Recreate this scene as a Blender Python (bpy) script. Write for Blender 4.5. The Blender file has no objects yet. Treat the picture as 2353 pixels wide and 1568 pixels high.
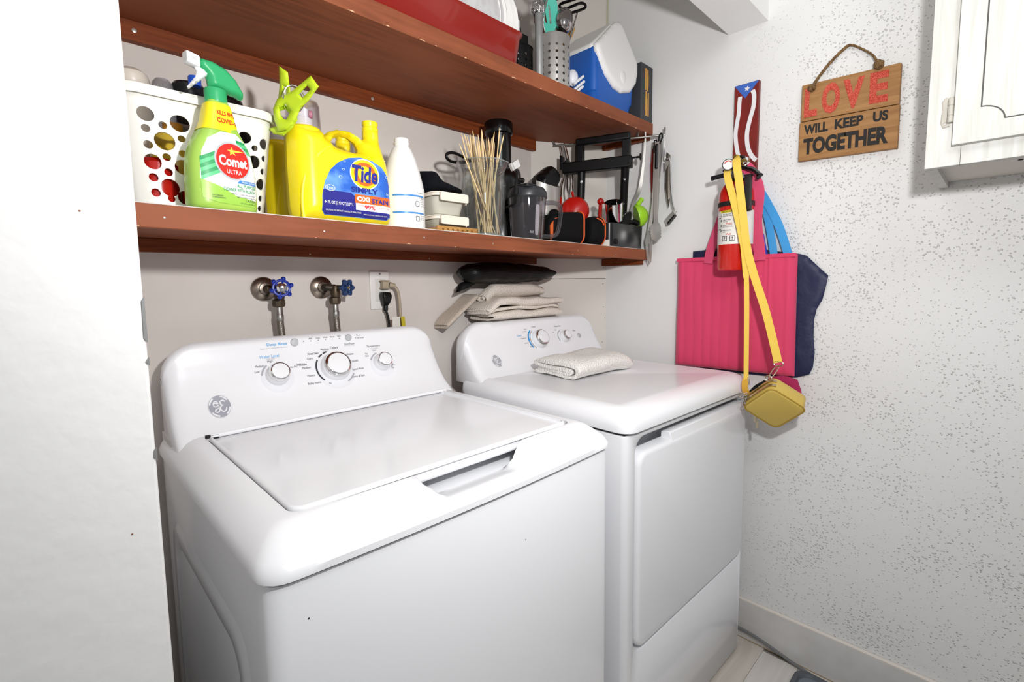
import bpy, bmesh, math, random
import numpy as np
from mathutils import Vector, Matrix, noise
from mathutils.geometry import delaunay_2d_cdt
random.seed(7)
SC = bpy.context.scene
COL = SC.collection
PI = math.pi
# ------------------------------------------------------------------ camera, light, exposure
cam_d = bpy.data.cameras.new('camera')
cam_d.sensor_width = 36.0
cam_d.lens = 1102.7 / 2353 * 36.0
cam_d.shift_y = -28.1 / 2353
cam_d.clip_start = 0.01
cam = bpy.data.objects.new('camera', cam_d)
COL.objects.link(cam)
yaw, pit, rol = 0.7756, 0.0915, 0.0120
fw = Vector((math.sin(yaw) * math.cos(pit), math.cos(yaw) * math.cos(pit), -math.sin(pit)))
rt = Vector((math.cos(yaw), -math.sin(yaw), 0))
dn = fw.cross(rt)
rt2 = rt * math.cos(rol) + dn * math.sin(rol)
dn2 = -rt * math.sin(rol) + dn * math.cos(rol)
m3 = Matrix((rt2, -dn2, -fw)).transposed()
cam.matrix_world = Matrix.Translation((0, 0, 1.25)) @ m3.to_4x4()
SC.camera = cam
world = bpy.data.worlds.new('room_light')
SC.world = world
world.use_nodes = True
bg = world.node_tree.nodes['Background']
bg.inputs[0].default_value = (0.96, 0.975, 1.0, 1)
bg.inputs[1].default_value = 0.18
def lamp(name, kind, loc, target, energy, size, color=(1, 1, 1)):
    d = bpy.data.lights.new(name, kind)
    d.energy = energy
    d.color = color
    if kind == 'AREA':
        d.shape = 'DISK'; d.size = size
    else:
        d.shadow_soft_size = size
    o = bpy.data.objects.new(name, d)
    COL.objects.link(o)
    o.location = loc
    o.rotation_euler = (Vector(target) - Vector(loc)).to_track_quat('-Z', 'Y').to_euler()
    return o
lamp('flash_lamp', 'AREA', (0.30, -0.06, 1.53), (1.38, 1.1, 1.92), 9.8, 0.07, (1.0, 0.99, 0.985))
lamp('ceiling_bounce_fill', 'AREA', (0.30, -0.40, 2.40), (0.75, 0.60, 1.0), 6.5, 0.7, (0.985, 0.99, 1.0))  # added soft area light standing in for bounce off the ceiling, no fixture
SC.view_settings.view_transform = 'Standard'
SC.view_settings.look = 'None'
SC.view_settings.gamma = 1.0
SC.view_settings.use_curve_mapping = False
SC.view_settings.exposure = 0.65

# ------------------------------------------------------------------ materials
def lin(h):
    if isinstance(h, str):
        c = [int(h[i:i + 2], 16) / 255 for i in (0, 2, 4)]
    else:
        c = h
    return tuple(x / 12.92 if x <= .04045 else ((x + .055) / 1.055) ** 2.4 for x in c) + (1.0,)
MATS = {}
def mat(name, col, rough=.5, metal=0., spec=.5, trans=0., ior=1.45, alpha=1., bump=None, var=None, wood=None, sss=0., coat=0., sheen=0., emis=None, spots=None):
    """procedural principled material; var=(colour2, scale, stretch) mixes noise; bump=(scale, strength, dist); wood=(colour2, scale, stretch axis)"""
    if name in MATS: return MATS[name]
    m = bpy.data.materials.new(name); m.use_nodes = True
    nt = m.node_tree; N = nt.nodes; L = nt.links
    p = N['Principled BSDF']
    c = lin(col)
    p.inputs['Base Color'].default_value = c
    p.inputs['Roughness'].default_value = rough
    p.inputs['Metallic'].default_value = metal
    p.inputs['Specular IOR Level'].default_value = spec
    p.inputs['Transmission Weight'].default_value = trans
    p.inputs['IOR'].default_value = ior
    p.inputs['Alpha'].default_value = alpha
    p.inputs['Coat Weight'].default_value = coat
    p.inputs['Sheen Weight'].default_value = sheen
    if sss:
        p.inputs['Subsurface Weight'].default_value = sss
        p.inputs['Subsurface Radius'].default_value = (.01, .01, .01)
    tc = N.new('ShaderNodeTexCoord')
    def mapped(sc):
        mp = N.new('ShaderNodeMapping'); L.new(tc.outputs['Object'], mp.inputs[0])
        mp.inputs['Scale'].default_value = sc
        return mp.outputs[0]
    last = None
    if wood:
        c2, scl, st = wood
        nz = N.new('ShaderNodeTexNoise'); L.new(mapped([s * scl for s in st]), nz.inputs['Vector'])
        nz.inputs['Scale'].default_value = 1; nz.inputs['Detail'].default_value = 6; nz.inputs['Distortion'].default_value = .8
        cr = N.new('ShaderNodeValToRGB'); L.new(nz.outputs[0], cr.inputs[0])
        cr.color_ramp.elements[0].position = .32; cr.color_ramp.elements[0].color = c
        cr.color_ramp.elements[1].position = .68; cr.color_ramp.elements[1].color = lin(c2)
        last = cr.outputs[0]
    if var:
        c2, scl, st = var
        nz = N.new('ShaderNodeTexNoise'); L.new(mapped([s * scl for s in st]), nz.inputs['Vector'])
        nz.inputs['Scale'].default_value = 1; nz.inputs['Detail'].default_value = 4
        cr = N.new('ShaderNodeValToRGB'); L.new(nz.outputs[0], cr.inputs[0])
        cr.color_ramp.elements[0].position = .4; cr.color_ramp.elements[1].position = .65
        mx = N.new('ShaderNodeMixRGB'); L.new(cr.outputs[0], mx.inputs[0])
        mx.inputs[1].default_value = c; mx.inputs[2].default_value = lin(c2)
        if last is not None: L.new(last, mx.inputs[1])
        last = mx.outputs[0]
    if spots:
        c2, scl, th = spots
        nz = N.new('ShaderNodeTexVoronoi'); L.new(mapped([scl] * 3), nz.inputs['Vector']); nz.inputs['Scale'].default_value = 1
        nz2 = N.new('ShaderNodeTexNoise'); L.new(mapped([scl * .45] * 3), nz2.inputs['Vector']); nz2.inputs['Scale'].default_value = 1
        ad = N.new('ShaderNodeMath'); ad.operation = 'MULTIPLY_ADD'; L.new(nz2.outputs[0], ad.inputs[0]); ad.inputs[1].default_value = 1.3; L.new(nz.outputs['Distance'], ad.inputs[2])
        cr = N.new('ShaderNodeValToRGB'); L.new(ad.outputs[0], cr.inputs[0])
        cr.color_ramp.elements[0].position = th; cr.color_ramp.elements[0].color = (1, 1, 1, 1)
        cr.color_ramp.elements[1].position = th + .03; cr.color_ramp.elements[1].color = (0, 0, 0, 1)
        mx = N.new('ShaderNodeMixRGB'); L.new(cr.outputs[0], mx.inputs[0])
        mx.inputs[1].default_value = c; mx.inputs[2].default_value = lin(c2)
        if last is not None: L.new(last, mx.inputs[1])
        last = mx.outputs[0]
    if last is not None: L.new(last, p.inputs['Base Color'])
    if bump:
        scl, strength, dist = bump[:3]
        st = bump[3] if len(bump) > 3 else (1, 1, 1)
        nz = N.new('ShaderNodeTexNoise'); L.new(mapped([s * scl for s in st]), nz.inputs['Vector'])
        nz.inputs['Scale'].default_value = 1; nz.inputs['Detail'].default_value = 3
        b = N.new('ShaderNodeBump'); b.inputs['Strength'].default_value = strength; b.inputs['Distance'].default_value = dist
        L.new(nz.outputs[0], b.inputs['Height']); L.new(b.outputs[0], p.inputs['Normal'])
    if emis:
        p.inputs['Emission Color'].default_value = lin(emis); p.inputs['Emission Strength'].default_value = 1
    MATS[name] = m
    return m

def thin(name, tint, refl=.06, rough=.03, film=0., filmcol='FFFFFF'):
    """thin clear plastic or glass wall: see-through tint, mirror-like at grazing angles, optional milky film"""
    if name in MATS: return MATS[name]
    m = bpy.data.materials.new(name); m.use_nodes = True
    nt = m.node_tree; N = nt.nodes; L = nt.links
    N.remove(N['Principled BSDF'])
    tr = N.new('ShaderNodeBsdfTransparent'); tr.inputs[0].default_value = lin(tint)
    gl = N.new('ShaderNodeBsdfGlossy'); gl.inputs['Roughness'].default_value = rough
    lw = N.new('ShaderNodeLayerWeight'); lw.inputs[0].default_value = .35
    mr = N.new('ShaderNodeMapRange'); L.new(lw.outputs['Facing'], mr.inputs[0]); mr.inputs[3].default_value = refl; mr.inputs[4].default_value = .75
    pw = N.new('ShaderNodeMath'); pw.operation = 'POWER'; L.new(mr.outputs[0], pw.inputs[0]); pw.inputs[1].default_value = 1.5
    mx = N.new('ShaderNodeMixShader'); L.new(pw.outputs[0], mx.inputs[0]); L.new(tr.outputs[0], mx.inputs[1]); L.new(gl.outputs[0], mx.inputs[2])
    out = mx.outputs[0]
    if film:
        df = N.new('ShaderNodeBsdfDiffuse'); df.inputs[0].default_value = lin(filmcol)
        m2 = N.new('ShaderNodeMixShader'); m2.inputs[0].default_value = film; L.new(out, m2.inputs[1]); L.new(df.outputs[0], m2.inputs[2]); out = m2.outputs[0]
    L.new(out, N['Material Output'].inputs[0])
    MATS[name] = m
    return m

# ------------------------------------------------------------------ mesh builder
class MB:
    def __init__(s): s.v = []; s.f = []
    def add(s, vs, fs):
        b = len(s.v)
        s.v += [tuple(v) for v in vs]; s.f += [tuple(i + b for i in f) for f in fs]
        return s
    def box(s, x0, x1, y0, y1, z0, z1):
        return s.add([(x, y, z) for z in (z0, z1) for y in (y0, y1) for x in (x0, x1)],
                     [(0, 2, 3, 1), (4, 5, 7, 6), (0, 1, 5, 4), (2, 6, 7, 3), (0, 4, 6, 2), (1, 3, 7, 5)])
    def loft(s, rings, cap0=True, cap1=True, closed=True, loop=False):
        n = len(rings[0]); fs = []; R = len(rings)
        for i in range(R if loop else R - 1):
            a, b = i * n, ((i + 1) % R) * n
            for j in range(n if closed else n - 1):
                k = (j + 1) % n
                fs.append((a + j, a + k, b + k, b + j))
        if cap0 and not loop: fs.append(tuple(range(n))[::-1])
        if cap1 and not loop: fs.append(tuple(range((R - 1) * n, R * n)))
        return s.add([p for r in rings for p in r], fs)
    def lathe(s, prof, c=(0, 0, 0), n=32, axis=None, cap0=True, cap1=True, sx=1., sy=1.):
        M = axm(axis) if axis is not None else Matrix.Identity(3)
        c = Vector(c)
        rings = [[c + M @ Vector((r * sx * math.cos(2 * PI * k / n), r * sy * math.sin(2 * PI * k / n), z)) for k in range(n)] for r, z in prof]
        return s.loft(rings, cap0, cap1)
    def tube(s, path, r, n=8, closed=False, sq=None):
        P = [Vector(p) for p in path]; m = len(P)
        rad = r if isinstance(r, (list, tuple)) else [r] * m
        rings = []; up = None
        for i in range(m):
            if closed: t = P[(i + 1) % m] - P[i - 1]
            else: t = P[min(i + 1, m - 1)] - P[max(i - 1, 0)]
            t.normalize()
            if up is None:
                a = Vector((0, 0, 1)) if abs(t.z) < .9 else Vector((1, 0, 0))
                up = (a - t * a.dot(t)).normalized()
            else:
                up = (up - t * up.dot(t))
                if up.length < 1e-6: up = t.orthogonal()
                up.normalize()
            w = t.cross(up)
            rings.append([P[i] + (up * math.cos(2 * PI * k / n) + w * math.sin(2 * PI * k / n)) * rad[i] for k in range(n)])
        return s.loft(rings, not closed, not closed, True, closed)
    def ribbon(s, path, width, thick, nrm):
        """flat strap along path, its faces looking along nrm (vector or list)"""
        P = [Vector(p) for p in path]; m = len(P); rings = []
        for i in range(m):
            t = (P[min(i + 1, m - 1)] - P[max(i - 1, 0)]).normalized()
            nn = Vector(nrm[i] if isinstance(nrm, list) else nrm)
            nn = (nn - t * nn.dot(t)).normalized()
            w = t.cross(nn).normalized()
            ww = (width[i] if isinstance(width, list) else width) / 2
            h = thick / 2
            rings.append([P[i] + w * ww + nn * h, P[i] - w * ww + nn * h, P[i] - w * ww - nn * h, P[i] + w * ww - nn * h])
        return s.loft(rings)
    def grid(s, fn, nu, nv, cu=False, flip=False):
        vs = [fn(i / (nu if cu else nu - 1), j / (nv - 1)) for j in range(nv) for i in range(nu)]
        fs = []
        for j in range(nv - 1):
            for i in range(nu if cu else nu - 1):
                k = (i + 1) % nu
                q = (j * nu + i, j * nu + k, (j + 1) * nu + k, (j + 1) * nu + i)
                fs.append(q[::-1] if flip else q)
        return s.add(vs, fs)
    def ball(s, c, r, nu=20, nv=12):
        if not isinstance(r, (list, tuple)): r = (r, r, r)
        return s.lathe([(math.sin(PI * (.02 + .96 * i / nv)), -math.cos(PI * (.02 + .96 * i / nv))) for i in range(nv + 1)], (0, 0, 0), nu).last(nu * (nv + 1), lambda p: (c[0] + p[0] * r[0], c[1] + p[1] * r[1], c[2] + p[2] * r[2]))
    def last(s, n, fn):
        for i in range(len(s.v) - n, len(s.v)): s.v[i] = tuple(fn(s.v[i]))
        return s
    def map(s, fn):
        s.v = [tuple(fn(Vector(p))) for p in s.v]; return s
    def prism(s, pts, vec):
        n = len(pts); P = [Vector(p) for p in pts]; vec = Vector(vec)
        return s.add(P + [p + vec for p in P], [tuple(range(n))[::-1], tuple(range(n, 2 * n))] + [(i, (i + 1) % n, (i + 1) % n + n, i + n) for i in range(n)])
    def plate(s, outline, holes, fn, thick, grid=None):
        """2D region with holes mapped by fn(u, v, w), w = 0..thick"""
        pts, tris, loops = fill2d(outline, holes, grid)
        n = len(pts)
        vs = [fn(p[0], p[1], 0) for p in pts] + [fn(p[0], p[1], thick) for p in pts]
        fs = [tuple(t) for t in tris] + [tuple(i + n for i in t[::-1]) for t in tris]
        cnt = {}
        for t in tris:
            for a, b in ((t[0], t[1]), (t[1], t[2]), (t[2], t[0])):
                cnt[(a, b)] = 1
        for a, b in cnt:
            if (b, a) not in cnt: fs.append((b, a, a + n, b + n))
        return s.add(vs, fs)
    def skin(s, outline, holes, fn, grid=None):
        pts, tris, loops = fill2d(outline, holes, grid)
        return s.add([fn(p[0], p[1]) for p in pts], [tuple(t) for t in tris])
    def puff(s, outline, holes, thick, R, res, fn=None, power=.5, flat=0.):
        """cushion-like solid: outline in (u, v), half thickness grows from the edge over a distance R"""
        outline = resample(outline, res * .9); holes = [resample(h, res * .7) for h in holes]
        us = [p[0] for p in outline]; vs_ = [p[1] for p in outline]
        g = []
        u = min(us)
        k = 0
        while u < max(us):
            v = min(vs_) + (res / 2 if k % 2 else 0)
            while v < max(vs_): g.append((u, v)); v += res
            u += res * .87; k += 1
        pts, tris, loops = fill2d(outline, holes, g)
        A = np.array(pts)
        segs = []
        for lp in [outline] + holes:
            for i in range(len(lp)): segs.append((lp[i], lp[(i + 1) % len(lp)]))
        D = np.full(len(A), 1e9)
        for a, b in segs:
            a = np.array(a); b = np.array(b); d = b - a; t = np.clip(((A - a) @ d) / max(d @ d, 1e-12), 0, 1)
            D = np.minimum(D, np.linalg.norm(A - a - t[:, None] * d, axis=1))
        q = np.clip(D / R, 0, 1)
        h = (1 - (1 - q) ** 2) ** power * (thick / 2 - flat) + flat
        h[D < 1e-5] = flat
        if fn is None: fn = lambda u, v, w: (u, w, v)
        n = len(pts)
        V = [fn(pts[i][0], pts[i][1], -h[i]) for i in range(n)] + [fn(pts[i][0], pts[i][1], h[i]) for i in range(n)]
        F = [tuple(t) for t in tris] + [tuple(i + n for i in t[::-1]) for t in tris]
        cnt = set()
        for t in tris:
            for a, b in ((t[0], t[1]), (t[1], t[2]), (t[2], t[0])): cnt.add((a, b))
        for a, b in list(cnt):
            if (b, a) not in cnt: F.append((b, a, a + n, b + n))
        return s.add(V, F)
def resample(lp, step):
    out = []
    n = len(lp)
    for i in range(n):
        a = np.array(lp[i], float); b = np.array(lp[(i + 1) % n], float)
        k = max(1, int(round(np.linalg.norm(b - a) / step)))
        for j in range(k): out.append(tuple(a + (b - a) * j / k))
    return out
def inside(p, lp):
    c = False; n = len(lp); x, y = p
    for i in range(n):
        x0, y0 = lp[i]; x1, y1 = lp[(i + 1) % n]
        if (y0 > y) != (y1 > y) and x < (x1 - x0) * (y - y0) / (y1 - y0) + x0: c = not c
    return c
def fill2d(outline, holes, grid=None):
    vs = []; es = []
    for lp in [outline] + list(holes):
        b = len(vs); vs += [Vector((p[0], p[1])) for p in lp]
        es += [(b + i, b + (i + 1) % len(lp)) for i in range(len(lp))]
    nb = len(vs)
    if grid:
        bb = np.array([(v.x, v.y) for v in vs])
        for p in grid:
            if inside(p, outline) and not any(inside(p, h) for h in holes):
                if np.min(((bb - p) ** 2).sum(1)) > 1e-7: vs.append(Vector(p))
    r = delaunay_2d_cdt(vs, es, [], 0, 1e-7)
    ov = [(v.x, v.y) for v in r[0]]
    tris = []
    for f in r[2]:
        cx = sum(ov[i][0] for i in f) / len(f); cy = sum(ov[i][1] for i in f) / len(f)
        if inside((cx, cy), outline) and not any(inside((cx, cy), h) for h in holes): tris.append(tuple(f))
    return ov, tris, None
def axm(d):
    z = Vector(d).normalized()
    a = Vector((0, 0, 1)) if abs(z.z) < .95 else Vector((0, 1, 0))
    x = a.cross(z).normalized(); y = z.cross(x)
    return Matrix((x, y, z)).transposed()
def rr(x0, x1, y0, y1, r, nc=5, ns=1):
    """rounded rectangle loop, counter-clockwise, ns segments along each side"""
    out = []
    r = min(r, (x1 - x0) / 2 - 1e-5, (y1 - y0) / 2 - 1e-5)
    cs = [(x0 + r, y0 + r, PI), (x1 - r, y0 + r, 1.5 * PI), (x1 - r, y1 - r, 0), (x0 + r, y1 - r, .5 * PI)]
    for k, (cx, cy, a0) in enumerate(cs):
        for i in range(nc + 1):
            a = a0 + PI / 2 * i / nc
            out.append((cx + r * math.cos(a), cy + r * math.sin(a)))
        nx = cs[(k + 1) % 4]
        e = (nx[0] + r * math.cos(nx[2]), nx[1] + r * math.sin(nx[2])); b = out[-1]
        for i in range(1, ns): out.append((b[0] + (e[0] - b[0]) * i / ns, b[1] + (e[1] - b[1]) * i / ns))
    return out
def circ(cx, cy, r, n=20, ry=None):
    ry = ry or r
    return [(cx + r * math.cos(2 * PI * i / n), cy + ry * math.sin(2 * PI * i / n)) for i in range(n)]
def rbox(x0, x1, y0, y1, z0, z1, r, er, nc=5, ns=1, ne=4):
    """solid rounded box: vertical edges radius r, top and bottom edges radius er"""
    b = MB(); rings = []
    def ring(z, i):
        return [(p[0], p[1], z) for p in rr(x0 + i, x1 - i, y0 + i, y1 - i, max(r - i, .0005), nc, ns)]
    for k in range(ne + 1):
        a = PI / 2 * k / ne; rings.append(ring(z0 + er * (1 - math.sin(a)), er * (1 - math.cos(a))))
    for k in range(ne + 1):
        a = PI / 2 * k / ne; rings.append(ring(z1 - er * (1 - math.cos(a)), er * (1 - math.sin(a))))
    return b.loft(rings)
def smooth_path(pts, k=6, closed=False):
    P = [Vector(p) for p in pts]; n = len(P); out = []
    for i in range(n if closed else n - 1):
        p0 = P[i - 1] if (i > 0 or closed) else P[i]; p1 = P[i]; p2 = P[(i + 1) % n]; p3 = P[(i + 2) % n] if (i + 2 < n or closed) else P[(i + 1) % n]
        for j in range(k):
            t = j / k
            out.append(.5 * ((2 * p1) + (p2 - p0) * t + (2 * p0 - 5 * p1 + 4 * p2 - p3) * t * t + (3 * p1 - p0 - 3 * p2 + p3) * t ** 3))
    if not closed: out.append(P[-1])
    return out
# ------------------------------------------------------------------ objects
ORG = {}
def mesh_of(name, b, m, smooth=True, angle=35):
    me = bpy.data.meshes.new(name)
    me.from_pydata([tuple(v) for v in b.v], [], b.f)
    me.update()
    bm = bmesh.new(); bm.from_mesh(me)
    bmesh.ops.recalc_face_normals(bm, faces=bm.faces)
    bm.to_mesh(me); bm.free()
    if m is not None: me.materials.append(m)
    if smooth:
        me.shade_smooth()
        me.set_sharp_from_angle(angle=math.radians(angle))
    return me
def obj(name, b, m, parent=None, world=True, smooth=True, angle=35, bevel=0, seg=2, label=None, kind=None, sub=0):
    """one mesh object; vertices of b are in world space when world is set (parents are not rotated then)"""
    me = b if isinstance(b, bpy.types.Mesh) else mesh_of(name, b, m, smooth, angle)
    o = bpy.data.objects.new(name, me)
    COL.objects.link(o)
    if parent is not None:
        o.parent = parent
        if world:
            o.location = -ORG[parent.name]; ORG[o.name] = Vector((0, 0, 0))
        else: ORG[o.name] = ORG[parent.name].copy()
    else: ORG[o.name] = Vector((0, 0, 0))
    if bevel:
        bv = o.modifiers.new('bevel', 'BEVEL'); bv.width = bevel; bv.segments = seg; bv.limit_method = 'ANGLE'; bv.angle_limit = math.radians(40)
        bv.harden_normals = False
    if sub:
        sd = o.modifiers.new('sub', 'SUBSURF'); sd.levels = sub; sd.render_levels = sub
    if label: o['label'] = label
    if kind: o['kind'] = kind
    return o
def thing(name, label, cat, loc=(0, 0, 0), rz=0., group=None, kind=None):
    o = bpy.data.objects.new(name, None); COL.objects.link(o)
    o.empty_display_size = .05
    o.location = loc; o.rotation_euler = (0, 0, rz)
    ORG[o.name] = Vector(loc)
    return tag(o, label, cat, group, kind)
def tag(o, label, cat=None, group=None, kind=None):
    o['label'] = label
    if cat: o['category'] = cat
    if group: o['group'] = group
    if kind: o['kind'] = kind
    return o
def dup(root, offset=None, loc=None, rz=None):
    r = root.copy(); COL.objects.link(r)
    if loc is not None: r.location = loc
    if rz is not None: r.rotation_euler = (0, 0, rz)
    ORG[r.name] = Vector(r.location)
    for ch in list(root.children):
        c = ch.copy(); COL.objects.link(c); c.parent = r
        for g in ch.children:
            d = g.copy(); COL.objects.link(d); d.parent = c
    return r
def text_mb(s, fit, bold=0., shear=0., spacing=1.):
    """lettering as flat triangles, centred on 0 and scaled to fit (width, height); returns (pts, faces)"""
    cu = bpy.data.curves.new('t', 'FONT'); cu.body = s; cu.size = 1; cu.offset = bold; cu.shear = shear; cu.space_character = spacing
    cu.resolution_u = 3; cu.align_x = 'CENTER'; cu.fill_mode = 'FRONT'
    o = bpy.data.objects.new('t', cu)
    me = bpy.data.meshes.new_from_object(o)
    P = np.array([v.co[:2] for v in me.vertices]) if len(me.vertices) else np.zeros((1, 2))
    F = [tuple(p.vertices) for p in me.polygons]
    bpy.data.objects.remove(o); bpy.data.curves.remove(cu); bpy.data.meshes.remove(me)
    lo, hi = P.min(0), P.max(0); P = P - (lo + hi) / 2; sz = hi - lo
    w, h = fit
    sx = w / sz[0] if w else h / sz[1]
    sy = h / sz[1] if h else w / sz[0]
    return P * [sx, sy], F
def texts(items, fn):
    """items: (string, u, v, width or None, height or None[, bold, shear, rot]); fn(u, v) -> point; all of one colour in one mesh"""
    b = MB()
    for it in items:
        s, u, v, w, h = it[:5]
        bold = it[5] if len(it) > 5 else 0.; sh = it[6] if len(it) > 6 else 0.; ro = it[7] if len(it) > 7 else 0.
        P, F = text_mb(s, (w, h), bold, sh)
        c, sn = math.cos(ro), math.sin(ro)
        b.add([fn(u + p[0] * c - p[1] * sn, v + p[0] * sn + p[1] * c) for p in P], F)
    return b
def wob(b, amp, scl, seed=0.):
    def fn(p):
        q = p * scl + Vector((seed, seed * 1.7, seed * .3))
        return p + Vector((noise.noise(q), noise.noise(q + Vector((7, 3, 1))), noise.noise(q + Vector((2, 9, 5))))) * amp
    return b.map(fn)

# ------------------------------------------------------------------ common colours
WHITE_APPL = mat('appliance_white_enamel', 'E9EAED', .14, spec=.5)
WHITE_PLAST = mat('appliance_white_plastic', 'EDEEF1', .25)
CHROME = mat('chrome', 'E8E8E8', .08, 1.)
STEEL = mat('brushed_steel', 'B9B7B3', .32, 1., bump=(60, .15, .001, (1, 1, .05)))
DULL_STEEL = mat('dull_steel', '9A9894', .42, 1.)
BLACK = mat('black_plastic', '08080A', .38, spec=.4)
BLACK_MATTE = mat('black_matte', '0A0A0C', .7, spec=.3)
DARK_GREY = mat('dark_grey_plastic', '2E2F33', .35)
GAP = mat('dark_gap', '1A1A1B', .8)
SHELF = mat('shelf_stained_wood', '884C32', .6, spec=.25, wood=('6C3B27', 5, (1.0, 14, 14)), var=('905236', 3, (1, 2, 2)), spots=('B88C70', 60, .36), bump=(60, .06, .002))
LEDGER = mat('ledger_stained_wood', '84401C', .55, spec=.3, wood=('602A10', 6, (1, 16, 16)))
W = 1.693      # right wall plane
B = 1.313      # back wall plane
def zl(x): return 1.389 - .0058 * (x - .115)       # top of the lower shelf, it hangs a little lower on the right
ZU = 1.847     # top of the upper shelf
# ================================================================== the setting
PAINT_BACK = mat('warm_white_paint', 'D9D2CC', .6, bump=(25, .12, .004), var=('D0C8C2', 2.5, (1, 1, 1)))
PAINT_CORNER = mat('corner_panel_paint', 'DAD5CD', .55, bump=(18, .08, .003))
PAINT_LEFT = mat('white_skim_paint', 'F2F2F1', .6, bump=(38, .22, .006))
PAINT_BASE = mat('baseboard_paint', 'D6D4D2', .45, var=('C9C6C2', 9, (1, 1, 1)))
def splatter_wall():
    m = bpy.data.materials.new('splatter_plaster_paint'); m.use_nodes = True
    nt = m.node_tree; N = nt.nodes; L = nt.links; p = N['Principled BSDF']
    p.inputs['Base Color'].default_value = lin('E2E2E1'); p.inputs['Roughness'].default_value = .55
    tc = N.new('ShaderNodeTexCoord'); sep = N.new('ShaderNodeSeparateXYZ'); L.new(tc.outputs['Object'], sep.inputs[0])
    nz = N.new('ShaderNodeTexNoise'); nz.inputs['Scale'].default_value = 150; nz.inputs['Detail'].default_value = 2; L.new(tc.outputs['Object'], nz.inputs['Vector'])
    dis = N.new('ShaderNodeVectorMath'); dis.operation = 'MULTIPLY_ADD'; L.new(nz.outputs['Color'], dis.inputs[0]); dis.inputs[1].default_value = (.0045, .0045, .0045); L.new(tc.outputs['Object'], dis.inputs[2])
    vo = N.new('ShaderNodeTexVoronoi'); vo.inputs['Scale'].default_value = 160; L.new(dis.outputs[0], vo.inputs['Vector'])
    big = N.new('ShaderNodeTexNoise'); big.inputs['Scale'].default_value = 7; big.inputs['Detail'].default_value = 3; L.new(tc.outputs['Object'], big.inputs['Vector'])
    # only some cells carry a drop of plaster, more of them where the large noise is high
    sc_ = N.new('ShaderNodeSeparateColor'); L.new(vo.outputs['Color'], sc_.inputs[0])
    ad = N.new('ShaderNodeMath'); ad.operation = 'MULTIPLY_ADD'; L.new(big.outputs[0], ad.inputs[0]); ad.inputs[1].default_value = 1.3; L.new(sc_.outputs[0], ad.inputs[2])
    has = N.new('ShaderNodeMath'); has.operation = 'GREATER_THAN'; L.new(ad.outputs[0], has.inputs[0]); has.inputs[1].default_value = 1.02
    drop = N.new('ShaderNodeMapRange'); drop.interpolation_type = 'SMOOTHSTEP'; L.new(vo.outputs['Distance'], drop.inputs[0]); drop.inputs[1].default_value = .40; drop.inputs[2].default_value = .16; drop.inputs[3].default_value = 0.; drop.inputs[4].default_value = 1.
    cr = N.new('ShaderNodeMath'); cr.operation = 'MULTIPLY'; L.new(drop.outputs[0], cr.inputs[0]); L.new(has.outputs[0], cr.inputs[1])
    # the plaster was skimmed flat near the alcove
    fade = N.new('ShaderNodeMapRange'); L.new(sep.outputs[1], fade.inputs[0]); fade.inputs[1].default_value = .66; fade.inputs[2].default_value = .42
    mu = N.new('ShaderNodeMath'); mu.operation = 'MULTIPLY'; L.new(cr.outputs[0], mu.inputs[0]); L.new(fade.outputs[0], mu.inputs[1])
    bp = N.new('ShaderNodeBump'); bp.inputs['Strength'].default_value = .95; bp.inputs['Distance'].default_value = .0024
    L.new(mu.outputs[0], bp.inputs['Height']); L.new(bp.outputs[0], p.inputs['Normal'])
    return m
SPLAT = splatter_wall()
def struct(name, b, m, label, **kw):
    o = obj(name, b, m, **kw); return tag(o, label, None, None, 'structure')
struct('wall_back', MB().box(-1.0, 1.50, B, B + .1, 0, 2.5), PAINT_BACK, 'warm white painted back wall behind the washer and dryer', smooth=False)
# angled panel wall across the corner, two boards with an open joint between them
pa, pb = Vector((1.402, B, 0)), Vector((W, 1.162, 0))
pn = Vector((pa.y - pb.y, pb.x - pa.x, 0)).normalized() * -1       # faces the room
wc = struct('wall_corner', MB().prism([pa - pn * .003, pb - pn * .003, pb - pn * .06, pa - pn * .06], (0, 0, 2.5)), GAP, 'angled boarded wall cutting off the alcove corner', smooth=False)
for z0, z1 in ((0, 1.2705), (1.2725, 2.5)):
    obj('panel', MB().prism([pa, pb, pb - pn * .003, pa - pn * .003], (0, 0, z1 - z0)).map(lambda p: p + Vector((0, 0, z0))), PAINT_CORNER, wc, smooth=False)
NAIL = mat('nail_head', '8A857E', .5, .6)
for z, d in ((1.316, .012), (1.25, .014), (1.153, .012), (1.106, .004), (1.005, .016)):
    c = pb + (pa - pb).normalized() * d + Vector((0, 0, z))
    obj('nail', MB().lathe([(.0022, -.001), (.0022, .0008), (.001, .0014)], c, 8, pn), NAIL, wc)
struct('wall_right', MB().box(W, W + .1, -1.6, 1.45, 0, 2.5), SPLAT, 'white right wall with splattered plaster texture', smooth=False)
wl = struct('wall_left', MB().box(-1.0, .069, .562, B, 0, 2.5), PAINT_LEFT, 'white plastered wall end at the left of the alcove', bevel=.003)
CHIP = mat('bare_corner_bead', '8E8E8E', .5, .3)
for z0, z1, w in ((1.20, 1.243, .0028), (1.178, 1.186, .0030), (1.085, 1.099, .0026)):
    obj('paint_chip', MB().prism([(.0693, .5615, z0), (.0693 - w, .5615, z0 + .004), (.0693 - w * .8, .5615, z1 - .004), (.0693, .5615, z1)], (0.0004, -.0006, 0)), CHIP, wl, smooth=False)
struct('wall_header', MB().box(.069, W, .562, .683, 2.066, 2.5), PAINT_LEFT, 'white header beam above the alcove opening', smooth=False)
struct('ceiling', MB().box(-1.0, 1.8, -1.6, 1.45, 2.5, 2.6), PAINT_LEFT, 'white ceiling above the laundry alcove', smooth=False)
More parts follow.
